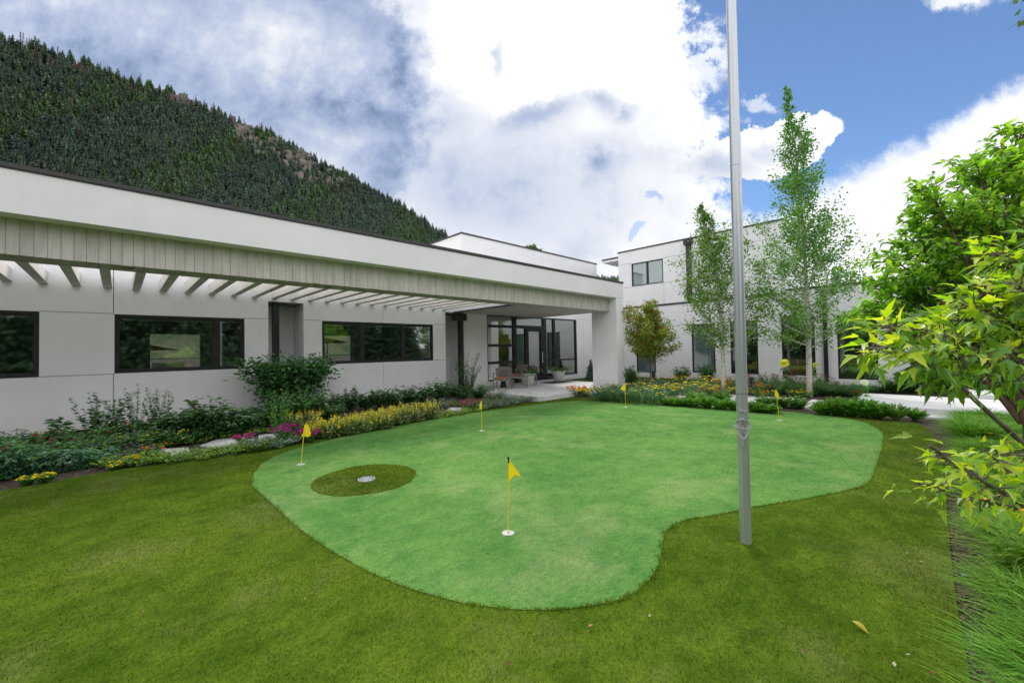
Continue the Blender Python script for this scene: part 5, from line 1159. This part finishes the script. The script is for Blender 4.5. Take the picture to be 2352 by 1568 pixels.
a1 = limb([(2600, 1500, 1.9), (2460, 1140, 1.55), (2352, 1022, 1.42), (2260, 935, 1.38), (2195, 872, 1.34), (2140, 835, 1.3), (2060, 795, 1.26), (1995, 800, 1.24)], .011, .002, 22)
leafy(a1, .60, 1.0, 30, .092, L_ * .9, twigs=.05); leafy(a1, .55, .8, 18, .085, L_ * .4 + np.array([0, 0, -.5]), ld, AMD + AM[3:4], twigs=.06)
for pl, r_, n, sz in (([(2500, 980, 1.75), (2380, 850, 1.6), (2280, 800, 1.5), (2180, 770, 1.42), (2100, 755, 1.36), (2040, 752, 1.33)], .007, 44, .09), ([(2500, 960, 1.8), (2400, 800, 1.7), (2330, 740, 1.62), (2250, 730, 1.55), (2170, 740, 1.48)], .007, 40, .09),
        ([(2520, 940, 1.8), (2440, 780, 1.7), (2390, 660, 1.62), (2340, 600, 1.58), (2290, 580, 1.55)], .007, 34, .085), ([(2520, 940, 1.7), (2420, 760, 1.6), (2330, 690, 1.52), (2250, 672, 1.46)], .006, 34, .085),
        ([(2560, 900, 1.7), (2480, 700, 1.6), (2420, 610, 1.55), (2370, 560, 1.52)], .006, 26, .085), ([(2500, 960, 1.6), (2400, 830, 1.5), (2320, 800, 1.42), (2230, 825, 1.36), (2150, 800, 1.32)], .005, 36, .085),
        ([(2520, 960, 1.65), (2420, 850, 1.55), (2352, 760, 1.5), (2290, 720, 1.46), (2215, 700, 1.42)], .005, 34, .085), ([(2530, 960, 1.6), (2450, 820, 1.5), (2390, 720, 1.45), (2345, 650, 1.42)], .005, 30, .085)):
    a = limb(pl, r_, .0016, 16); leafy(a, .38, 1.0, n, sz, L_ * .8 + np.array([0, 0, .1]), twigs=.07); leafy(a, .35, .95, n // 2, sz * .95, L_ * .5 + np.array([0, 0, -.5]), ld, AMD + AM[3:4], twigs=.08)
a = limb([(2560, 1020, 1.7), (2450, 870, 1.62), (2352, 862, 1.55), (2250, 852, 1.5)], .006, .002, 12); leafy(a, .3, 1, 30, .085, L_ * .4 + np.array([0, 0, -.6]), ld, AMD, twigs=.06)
a = limb([(2650, 1300, 1.7), (2480, 1205, 1.35), (2370, 1170, 1.25), (2300, 1130, 1.2), (2240, 1092, 1.17), (2190, 1060, 1.15), (2133, 1022, 1.12)], .0075, .0045, 16)
leafy(a, .45, .93, 18, .088, L_ * .5 + np.array([0, 0, .05]), twigs=.045)
a = limb([(2650, 1280, 1.6), (2500, 1180, 1.4), (2400, 1130, 1.3), (2320, 1090, 1.25), (2260, 1030, 1.22)], .005, .002, 12); leafy(a, .3, 1, 22, .085, L_ * .5, twigs=.05)
a = limb([(2650, 1330, 1.6), (2480, 1195, 1.4), (2330, 1160, 1.27), (2250, 1150, 1.22), (2180, 1130, 1.2), (2105, 1108, 1.18)], .004, .0014, 14); leafy(a, .78, 1.0, 8, .055, L_ * .7, twigs=.02); leafy(a, .35, .7, 10, .08, L_ * .3, twigs=.04)
a = limb([(2650, 1250, 1.6), (2520, 1090, 1.5), (2440, 1050, 1.4), (2352, 1045, 1.34), (2290, 1040, 1.3)], .005, .002, 12); leafy(a, .3, 1, 22, .088, L_ * .5, twigs=.05)
limb([(2650, 1560, 2.1), (2480, 1130, 1.9), (2400, 960, 1.8), (2330, 880, 1.7), (2290, 800, 1.6)], .012, .005, 16)
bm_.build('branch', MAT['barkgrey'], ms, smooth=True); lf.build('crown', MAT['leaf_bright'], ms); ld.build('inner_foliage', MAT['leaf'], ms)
# twig of round leaves at the top corner
tw = at_d(2440, -60, 3.2); tr_ = thing('aspen_branch', tw, 'aspen twig with round leaves hanging into the top corner of the sky', 'branch'); mb, lf = MB(), MB()
for pl in ([(2440, -60, 3.2), (2380, 10, 3.2), (2340, 50, 3.2), (2308, 75, 3.2)], [(2440, -60, 3.2), (2390, -40, 3.2), (2345, 0, 3.2)], [(2440, -60, 3.2), (2370, -45, 3.25), (2300, -10, 3.3)]):
    P = np.array([tuple(at_d(*q) - tw) for q in pl]); mb.tube(P, [.006, .004, .002, .001][:len(P)], 5, cap=False); n = 9; t = rng.uniform(.35, 1, n); k = np.linspace(0, 1, len(P)); q = np.stack([np.interp(t, k, P[:, j]) for j in range(3)], 1) + rng.normal(0, .03, (n, 3))
    scatter(lf, 'round', q, rng.normal(0, .6, (n, 3)) + np.array([0, 0, -.7]) - camR * .4, .052, [(0.09, .20, .02), (.06, .14, .03)], upv=tuple(-camF), upj=.5)
mb.build('branch', MAT['barkgrey'], tr_); lf.build('crown', MAT['leaf'], tr_)
# trees behind the roofs
for (u, v, d, h, r, lab) in ((1395, 640, 75, 9, 6, 'bright green tree between the two houses'), (1220, 572, 60, 14.2, 1.6, 'treetop just showing over the raised roof'), (1985, 650, 34, 0, 2.6, 'thin tree showing over the low roof right of the taller aspen'), (2045, 640, 36, 0, 2.4, 'second thin tree over the low roof near the big tree')):
    top = at_d(u, v - 8, d); H = top.z; root = thing('distant_tree', (top.x, top.y, 0), lab, 'tree', 'trees behind the roofs'); mb = MB(); mb.tube([(0, 0, 0), (0, 0, H * .9)], [.2, .04], 6); mb.build('trunk', MAT['barkgrey'], root)
    mb = MB(); n = 3200 if u < 1900 else 1100; c = sphere_dirs(n) * (rng.uniform(0, 1, n) ** .4)[:, None]; clumpn = np.sin(c[:, 0] * 9) * np.sin(c[:, 1] * 8 + 1) * np.sin(c[:, 2] * 9 + 2); c = c[clumpn > -.12]
    P = c * np.array([r, r, r * .95]) + np.array([0, 0, H - r]); scatter(mb, 'dia', P, sphere_dirs(len(P)), .22 if u > 1900 else .5, [(0.09, .17, .04), (.13, .22, .05), (.06, .12, .04)] if u < 1900 else [(0.10, .14, .08), (.13, .17, .10)], upj=.8); mb.build('crown', MAT['leaf_soft'], root)
# woodland that closes the garden behind the photographer
mb = MB()
for i in range(92):
    if i < 56: x, y = rng.uniform(18, 26), -10 + (i // 2) * 1.35 + rng.uniform(-.5, .5)
    else: x, y = -18 + (i - 56) * 1.05, rng.uniform(-22, -15)
    h = rng.uniform(7.0, 10.5); n = 2300; z = rng.uniform(0.0, 1, n) ** 1.25; a = rng.uniform(0, 2 * PI, n); r = h * .30 * (1 - z) ** .8 * rng.uniform(.35, 1.08, n) ** .5 * (1 + .18 * np.sin(z * 60)) + .05
    P = np.stack([x + r * np.cos(a), y + r * np.sin(a), z * h + .05], 1); scatter(mb, 'dia', P, np.stack([np.cos(a), np.sin(a), -.45 + 0 * a], 1), .42, [(0.05, .10, .045), (.03, .07, .03), (.08, .14, .06), (.05, .09, .06)], upj=.6)
tag(mb.build('woodland', MAT['conifer']), kind='stuff', label='dark conifers behind the lawn seen mirrored in the windows', cat='woodland')
# ================================================================== flagpole
FB = at(1713, 1244, 0.02)
fp = thing('flagpole', (FB.x, FB.y, 0), 'tall brushed steel flagpole standing on the turf beside the putting green', 'flagpole')
top = at_y(1679.5, -200, FB.y); H = 7.4; lx = (at_y(1679.5, 0, FB.y) - Vector((FB.x, FB.y, 0))); slope = Vector((lx.x / lx.z, 0, 0))
def ax(z): return Vector((slope.x * z, 0, z))
mb = MB(); zs = [0, 1.22, 1.2205, 3.30, 3.3005, H]
secs = ((0.0, 1.209, .0425, .0422), (1.213, 3.06, .0420, .0405), (3.063, H, .0402, .034))
for z0, z1, r0, r1 in secs: mb.tube([ax(z0), ax((z0 + z1) / 2), ax(z1)], [r0, (r0 + r1) / 2, r1], 40)
mb.build('pole', MAT['steel'], fp, smooth=True)
mb = MB(); 
for z in (1.211, 3.0615): mb.tube([ax(z - .004), ax(z + .004)], [.0395, .0395], 32)
mb.build('joint', MAT['black'], fp)
mb = MB(); s_ = ax(H); mb.lathe((s_.x, 0, H), [(.002, .14), (.04, .12), (.06, .07), (.04, .02), (.02, 0)], 24); mb.build('finial', MAT['steel'], fp, smooth=True)
tocam = Vector((-FB.x, -FB.y, 0)).normalized(); sd = Vector((tocam.y, -tocam.x, 0)) * -1
Mf = Matrix((sd, tocam, Vector((0, 0, 1)))).transposed()
def fl(x, y, z): v = Mf @ Vector((x, y, 0)); a = ax(z); return (a.x + v.x, a.y + v.y, z)
zc = at_y(1705, 975, FB.y).z
mb = MB(); mb.bar(fl(.004, .055, zc + .10), fl(.0, .062, zc - .16), .020, .014); mb.bar(fl(.0, .044, zc + .02), fl(.0, .062, zc + .02), .02, .03); mb.bar(fl(.0, .044, zc - .06), fl(.0, .062, zc - .06), .02, .03)
mb.bar(fl(-.02, .05, zc + .115), fl(.02, .062, zc + .12), .018, .012)
mb.build('cleat', MAT['teak'] if False else MAT['steel'], fp)
mb = MB()
for k in range(7):
    w0 = .030 + .005 * k; pts = [fl(w0 * math.sin(t) * (1.0 if math.cos(t) > -.2 else .75), .060 + .003 * k + .002 * math.cos(t * 3), zc + .0 + (.055 if math.cos(t) > 0 else .10) * math.cos(t)) for t in np.linspace(0, 2 * PI, 22)]
    mb.tube(pts, .0024, 5, cap=False)
pts = [fl(.058 * math.sin(t), .048 + .035 * math.cos(t), zc - .005 - .012 * math.cos(t)) for t in np.linspace(-2.2, 2.2, 22)]; mb.tube(pts, .003, 6)
mb.build('rope', MAT['rope'], fp)
mb = MB(); mb.box(-.006, .006, 0, .004, -.006, .006)
for dz in (.02, -.06):
    mb = MB(); c = fl(0, .073, zc + dz); mb.lathe((c[0], c[1], c[2]), [(.006, -.002), (.006, .002), (.0, .003)], 10); mb.build('bolt', MAT['black'], fp)

# ================================================================== putting flags
def flag(foot, topv, lean, shape, label, caps=True):
    f = at(foot[0], foot[1], .022); d = depth(f); H = d * (foot[1] - topv) / FPX; s = d / FPX
    root = thing('putting_flag', (f.x, f.y, 0), label, 'putting flag', 'yellow flags on the putting green')
    R = hr.copy(); R.z = 0; R.normalize(); N = Vector((R.y, -R.x, 0))
    ofs = R * (lean * s)
    mb = MB(); mb.tube([(0, 0, .005), tuple(ofs * .5 + Vector((0, 0, H / 2))), (ofs.x, ofs.y, H)], .0052, 8); mb.build('stick', MAT['yellow'], root, smooth=True)
    mb = MB(); mb.lathe((ofs.x, ofs.y, H), [(.0062, -.035), (.0062, 0), (.011, .004), (.011, .012), (.003, .02)], 12); mb.build('cap', MAT['black'], root)
    # cloth: outline in pixels from the stick top (x right, y down), filled as a wavy sheet
    left, right_ = shape; n = 10; V, F = [], []
    for i in range(n + 1):
        t = i / n; a = np.array([np.interp(t, np.linspace(0, 1, len(left)), [q[j] for q in left]) for j in (0, 1)]); b_ = np.array([np.interp(t, np.linspace(0, 1, len(right_)), [q[j] for q in right_]) for j in (0, 1)])
        for k in range(7):
            u_ = k / 6; q = a * (1 - u_) + b_ * u_; y_ = q[1] * s; xx = q[0] * s + lean * s * (1 - y_ / H); w = .012 * math.sin(u_ * 5 + t * 3) * u_
            p = R * xx + N * (w - .004) + Vector((0, 0, H - y_)); V.append(tuple(p))
    for i in range(n):
        for k in range(6): F.append((i * 7 + k, (i + 1) * 7 + k, (i + 1) * 7 + k + 1, i * 7 + k + 1))
    mb = MB(); mb.add(V, np.array(F)); mb.build('cloth', MAT['flagcloth'], root, smooth=True)
    mb = MB(); mb.lathe((0, 0, .0), [(.0, .0205), (.046, .0207), (.049, .0235), (.054, .0242), (.054, .0205)], 28); mb.build('cup', MAT['cup'], root)
    return root
m, nt, b = new_mat('flag_cloth'); b.inputs['Base Color'].default_value = (0.84, 0.66, 0.01, 1); b.inputs['Roughness'].default_value = .7; b.inputs['Transmission Weight'].default_value = 0.0
ndf = nt.nodes.new('ShaderNodeBsdfTranslucent'); ndf.inputs[0].default_value = (0.95, .75, .02, 1); mxs = nt.nodes.new('ShaderNodeMixShader'); mxs.inputs[0].default_value = .4
nt.links.new(b.outputs[0], mxs.inputs[1]); nt.links.new(ndf.outputs[0], mxs.inputs[2]); nt.links.new(mxs.outputs[0], nt.nodes['Material Output'].inputs[0]); MAT['flagcloth'] = m
flag((1167, 1223), 1048, 4, ([(1, 5), (1, 25), (1, 55)], [(3, 4), (20, 28), (30, 42), (18, 40), (1, 55)][:3] + [(14, 36)]), 'nearest yellow flag with black tipped stick in front of the round turf patch')
flag((691, 1066), 966, 10, ([(1, 2), (-2, 22), (-5, 32)], [(2, 2), (12, 14), (17, 28), (12, 34)]), 'yellow flag with leaning stick near the magenta phlox')
flag((1107, 989), 914, 0, ([(0, 1), (-5, 14), (-4, 23)], [(1, 1), (1, 10), (1, 20)]), 'yellow flag hanging limp in front of the far mauve flowers')
flag((1437, 935), 875, 0, ([(0, 1), (-7, 11), (-11, 17)], [(1, 1), (1, 12), (0, 21)]), 'yellow flag in line with the foot of the white column')
flag((1790, 965), 888, -6, ([(0, 1), (-4, 14), (-3, 19)], [(1, 1), (6, 16), (3, 26)]), 'yellow flag on bent stick right of the flagpole')
# irrigation cover in the round turf patch
cp = Vector((-4.897, 2.205, 0)); root = thing('valve_cover', cp, 'small round grey valve cover with raised lettering in the middle of the round turf patch', 'valve cover')
mb = MB(); mb.lathe((0, 0, 0), [(.100, .02), (.100, .040), (.092, .042), (.090, .037)], 36); mb.build('rim', MAT['cup'], root)
mb = MB(); mb.lathe((0, 0, 0), [(.0895, .036), (.0, .036)], 36)
for k in range(10):
    a = k / 10 * 2 * PI; mb.bar((.03 * math.cos(a), .03 * math.sin(a), .037), (.078 * math.cos(a), .078 * math.sin(a), .037), .006, .004)
mb.build('lid', MAT['zinc'], root)
mb = MB()
for k in range(16):
    a = -PI * .15 + k / 16 * 2 * PI; r = .082; mb.box(-.004, .004, -.006, .006, .0375, .041, M=Matrix.Translation((r * math.cos(a), r * math.sin(a), 0)) @ Matrix.Rotation(a, 4, 'Z'))
mb.build('lettering', MAT['black'], root)
# fallen leaf and bits
mb = MB(); scatter(mb, 'pointed', [(0, 0, 0)], [(.9, .45, .0)], .085, [(0.85, .78, .03)], upj=.1, vary=0.0); p = at(1957, 1425, .04); o = mb.build('fallen_leaf', MAT['leaf_bright']); o.location = (p.x, p.y, .04); o.rotation_euler.z = -.9; tag(o, 'single curled yellow green leaf lying on the turf', 'leaf')
p = at(2216, 1322, .03); root = thing('irrigation_head', (p.x, p.y, 0), 'small blue and white irrigation cap lying in the mulch beside the turf', 'irrigation cap'); mb = MB(); mb.lathe((0, 0, 0), [(.022, 0), (.024, .03), (.018, .036), (0, .036)], 20); mb.build('body', MAT['black'], root)
mb = MB(); mb.lathe((0, 0, 0), [(.017, .0365), (.014, .041), (0, .041)], 20); mb.build('cap', MAT['blue'], root)
mb = MB(); P = []
for (u, v) in [(1420, 1410), (1222, 1455), (1350, 1437), (517, 1308), (1163, 1523), (2055, 1530), (2090, 1500), (2120, 1290), (1490, 1415), (1010, 1010), (1380, 1190), (2150, 1545), (2085, 1270), (1840, 1490), (700, 1370), (330, 1400)]:
    q = at(u, v, .038); P.append(tuple(q))
scatter(mb, 'dia', P, rng.normal(0, 1, (len(P), 3)) * np.array([1, 1, .1]), .028, [(0.30, .16, .08), (.4, .38, .25), (.2, .1, .06)], upj=.2)
tag(mb.build('fallen_leaves', MAT['leaf_soft']), kind='stuff', label='scattered tiny dry leaf bits on the turf', cat='leaves')

# ================================================================== patio furniture
ZP = .146
def z6(u, v): s = .18; return (1081.92 + u * s, 696.19 + v * s)
def armchair(loc, rz, label):
    root = thing('armchair', loc, label, 'armchair', 'grey framed armchairs on the patio', rz); w, d, sh, ah, bh = .62, .62, .36, .56, .78
    for sx in (-1, 1):
        for sy in (-1, 1): mb = MB(); mb.bar((sx * (w / 2 - .02), sy * (d / 2 - .03), 0), (sx * (w / 2 - .02), sy * (d / 2 - .05), ah if sy < 0 else ah), .035, .035); mb.build('leg', MAT['teak'], root)
        mb = MB(); mb.box(sx * (w / 2 - .02) - .03, sx * (w / 2 - .02) + .03, -d / 2 - .02, d / 2, ah, ah + .028); mb.build('armrest', MAT['teak'], root)
    mb = MB(); mb.box(-w / 2 + .02, w / 2 - .02, -d / 2 + .02, -d / 2 + .05, sh - .07, sh - .01); mb.box(-w / 2 + .02, w / 2 - .02, d / 2 - .07, d / 2 - .04, sh - .07, sh - .01); mb.box(-w / 2 + .01, -w / 2 + .04, -d / 2 + .05, d / 2 - .07, sh - .07, sh - .01); mb.box(w / 2 - .04, w / 2 - .01, -d / 2 + .05, d / 2 - .07, sh - .07, sh - .01)
    for k in range(6): y = -d / 2 + .08 + k * .085; mb.box(-w / 2 + .04, w / 2 - .04, y, y + .05, sh - .03, sh - .012)
    mb.build('seat', MAT['teak'], root)
    mb = MB(); mb.box(-w / 2 + .045, w / 2 - .045, -d / 2 + .03, d / 2 - .08, sh - .005, sh + .065); o = mb.build('cushion', MAT['cushion'], root); bv = o.modifiers.new('b', 'BEVEL'); bv.width = .02; bv.segments = 3
    mb = MB(); 
    for k in range(2): x = (-1, 1)[k] * (w / 2 - .05); mb.bar((x, d / 2 - .08, sh), (x, d / 2 + .06, bh), .03, .03)
    mb.bar((-w / 2 + .05, d / 2 + .06, bh), (w / 2 - .05, d / 2 + .06, bh), .035, .03)
    for k in range(7): x = -w / 2 + .1 + k * .07; mb.bar((x, d / 2 - .06, sh + .04), (x, d / 2 + .055, bh - .02), .045, .012)
    mb.build('backrest', MAT['teak'], root)
    return root
c1 = at(*z6(405, 1085), ZP); c2 = at(*z6(560, 1040), ZP)
armchair((c1.x, c1.y, ZP), math.radians(35), 'armchair with orange cushion nearest the flower bed')
armchair((c2.x - .3, c2.y + .5, ZP), math.radians(20), 'second armchair with orange cushion nearer the glass wall')
c3 = at(*z6(345, 985), ZP); 
def table(loc, rz, w, d, h, label):
    root = thing('side_table', loc, label, 'table', 'low grey tables on the patio', rz); mb = MB()
    for k in range(6): y = -d / 2 + k * d / 6; mb.box(-w / 2, w / 2, y, y + d / 6 - .008, h - .025, h)
    mb.build('tabletop', MAT['teak'], root)
    for sx in (-1, 1):
        for sy in (-1, 1): mb = MB(); mb.bar((sx * (w / 2 - .02), sy * (d / 2 - .02), 0), (sx * (w / 2 - .02), sy * (d / 2 - .02), h - .026), .035, .035); mb.build('leg', MAT['teak'], root)
c = at(*z6(612, 1085), ZP); table((c.x, c.y, ZP), math.radians(30), .56, .5, .42, 'low slatted table right of the orange cushioned armchair')
c = at(*z6(762, 1050), ZP); table((c.x, c.y, ZP), math.radians(30), .42, .42, .42, 'smaller slatted table in front of the left white planter')
c = at(*z6(435, 1085), ZP); mb = MB(); mb.lathe((0, 0, 0), [(.13, 0), (.10, .18), (.09, .30), (.12, .33), (0, .335)], 6); o = mb.build('drum_stool', MAT['black']); o.location = (c.x - .25, c.y + .15, ZP); tag(o, 'dark hourglass stool half hidden behind the front armchair', 'stool')
def planter(loc, h, r, label):
    root = thing('planter', loc, label, 'planter', 'white planters by the entrance'); mb = MB(); mb.lathe((0, 0, 0), [(r * .68, 0), (r * .72, .02), (r * .97, h * .85), (r, h), (r * .9, h), (r * .86, h * .86), (0, h * .86)], 32); mb.build('pot', MAT['white_pot'], root, smooth=True)
    St = stems(.30, r * 1.2, 40, .7, (.5, 1), .2); St[..., 2] += h * .85; t = rng.uniform(.1, 1, (40, 10)); P, Tn = along(St, t); mb = MB(); scatter(mb, 'oval', P.reshape(-1, 3), (Tn + rng.normal(0, .7, P.shape)).reshape(-1, 3), .08, DARKG + MIDG); mb.build('foliage', MAT['leaf'], root)
    mb = MB(); flowers(mb, 'ball', St[::2, -1], .06, [(0.45, .12, .16), (.6, .5, .5), (.3, .05, .1)]); mb.build('blossom', MAT['petal'], root)
pR = at(*z6(1120, 990), ZP); planter((pR.x, pR.y, ZP), .46, .30, 'round white planter with flowers right of the glass door')
pL = at(*z6(730, 1020), ZP); planter((pL.x, pL.y, ZP), .42, .33, 'white planter with flowers left of the glass door behind the tables')
q = [at(*z6(*p), ZP) for p in ((820, 1025), (1180, 1000), (1010, 1000), (930, 1032))]
mb = MB(); mb.box(-11.75, -11.0 + .1, 12.95, 14.3, ZP, ZP + .012); o = mb.build('door_mat', MAT['mat']); tag(o, 'dark rectangular door mat in front of the glass door', 'door mat')
# a spruce seedling by the far wall corner
l = at(*z6(1530, 960), .1); l.z = 0; root = thing('young_spruce', l, 'small spruce just left of the white column by the far wall', 'tree'); mb = MB(); conifer(mb, 1.05, .34, 90, BLUES + GREENS); mb.build('foliage', MAT['conifer'], root)
mb = MB(); mb.tube([(0, 0, 0), (0, 0, 1.0)], [.018, .005], 6); mb.build('trunk', MAT['barkgrey'], root)
for i in range(7):
    l = Vector((-12.1 + rng.uniform(-.1, .8), 15.0 + i * .45, 0)); herb('ground_cover', l, 'low green planting on the strip between patio and far wall', 'ground cover', .12, .35, 40, 6, .05, 'dia', YELG + MIDG, 'low planting behind the column', flat=True, base=.9)
# ================================================================== indoors, seen through the panes
for (u, w, lab, wid) in ((387, 12, 'silver computer monitor back seen through the window', .62), (515, 10, 'second silver monitor further inside the same window', .60)):
    p = at_x(u, 846, -13.25); root = thing('computer_monitor', (-13.25, p.y, 0.98), lab, 'monitor', 'monitors on the desk'); mb = MB(); mb.box(-.02, .012, -wid / 2, wid / 2, .06, .44); o = mb.build('screen_back', MAT['silver'], root)
    mb = MB(); mb.box(-.08, .08, -.09, .09, 0, .01); mb.box(-.03, -.021, -.07, .07, .01, .2); mb.build('stand', MAT['silver'], root)
    mb = MB(); pts = [(.0135, .028 * math.cos(t) * (1 - .12 * (math.sin(t) > .6)) - (.0 if not (-.6 < t < .6) else .012 * (1 - abs(t) / .6)), .27 + .03 * math.sin(t)) for t in np.linspace(-PI, PI, 28)[:-1]]
    mb.poly(pts); mb.poly([(.0135, .0, .305), (.0135, .006, .318), (.0135, .014, .322), (.0135, .008, .308)]); mb.build('logo', MAT['black'], root)
root = thing('desk', (-13.3, .9, 0.1), 'pale desk carrying the monitors inside the window', 'desk'); mb = MB(); mb.box(-.4, .4, -.95, 1.3, .84, .88); mb.build('desktop', MAT['room_white'], root)
for sx, sy in ((-.35, -.9), (.35, -.9), (-.35, 1.25), (.35, 1.25)): mb = MB(); mb.box(sx - .02, sx + .02, sy - .02, sy + .02, 0, .84); mb.build('leg', MAT['silver'], root)
m, nt, b = new_mat('parasol_cloth'); b.inputs['Base Color'].default_value = (0.85, 0.30, 0.10, 1)
tl = nt.nodes.new('ShaderNodeBsdfTranslucent'); tl.inputs[0].default_value = (1.0, .42, .18, 1); mxs = nt.nodes.new('ShaderNodeMixShader'); mxs.inputs[0].default_value = .6
nt.links.new(b.outputs[0], mxs.inputs[1]); nt.links.new(tl.outputs[0], mxs.inputs[2]); nt.links.new(mxs.outputs[0], nt.nodes['Material Output'].inputs[0])
for (u, v, lab) in ((333, 790, 'orange parasol glimpsed through the two pane window'), (752, 776, 'orange parasol glimpsed through the three pane window')):
    p = at_x(u, v, -24); zt = p.z
    root = thing('parasol', (p.x, p.y, 0), lab, 'parasol', 'orange parasols beyond the house'); mb = MB(); V = [(0, 0, zt)] + [(1.2 * math.cos(k / 8 * 2 * PI), 1.2 * math.sin(k / 8 * 2 * PI), zt - .28) for k in range(8)]; mb.add(V, np.array([(0, 1 + k, 1 + (k + 1) % 8) for k in range(8)])); mb.build('canopy', m, root)
    mb = MB(); mb.tube([(0, 0, 0), (0, 0, zt)], .03, 8); mb.build('pole', MAT['white_pot'], root)
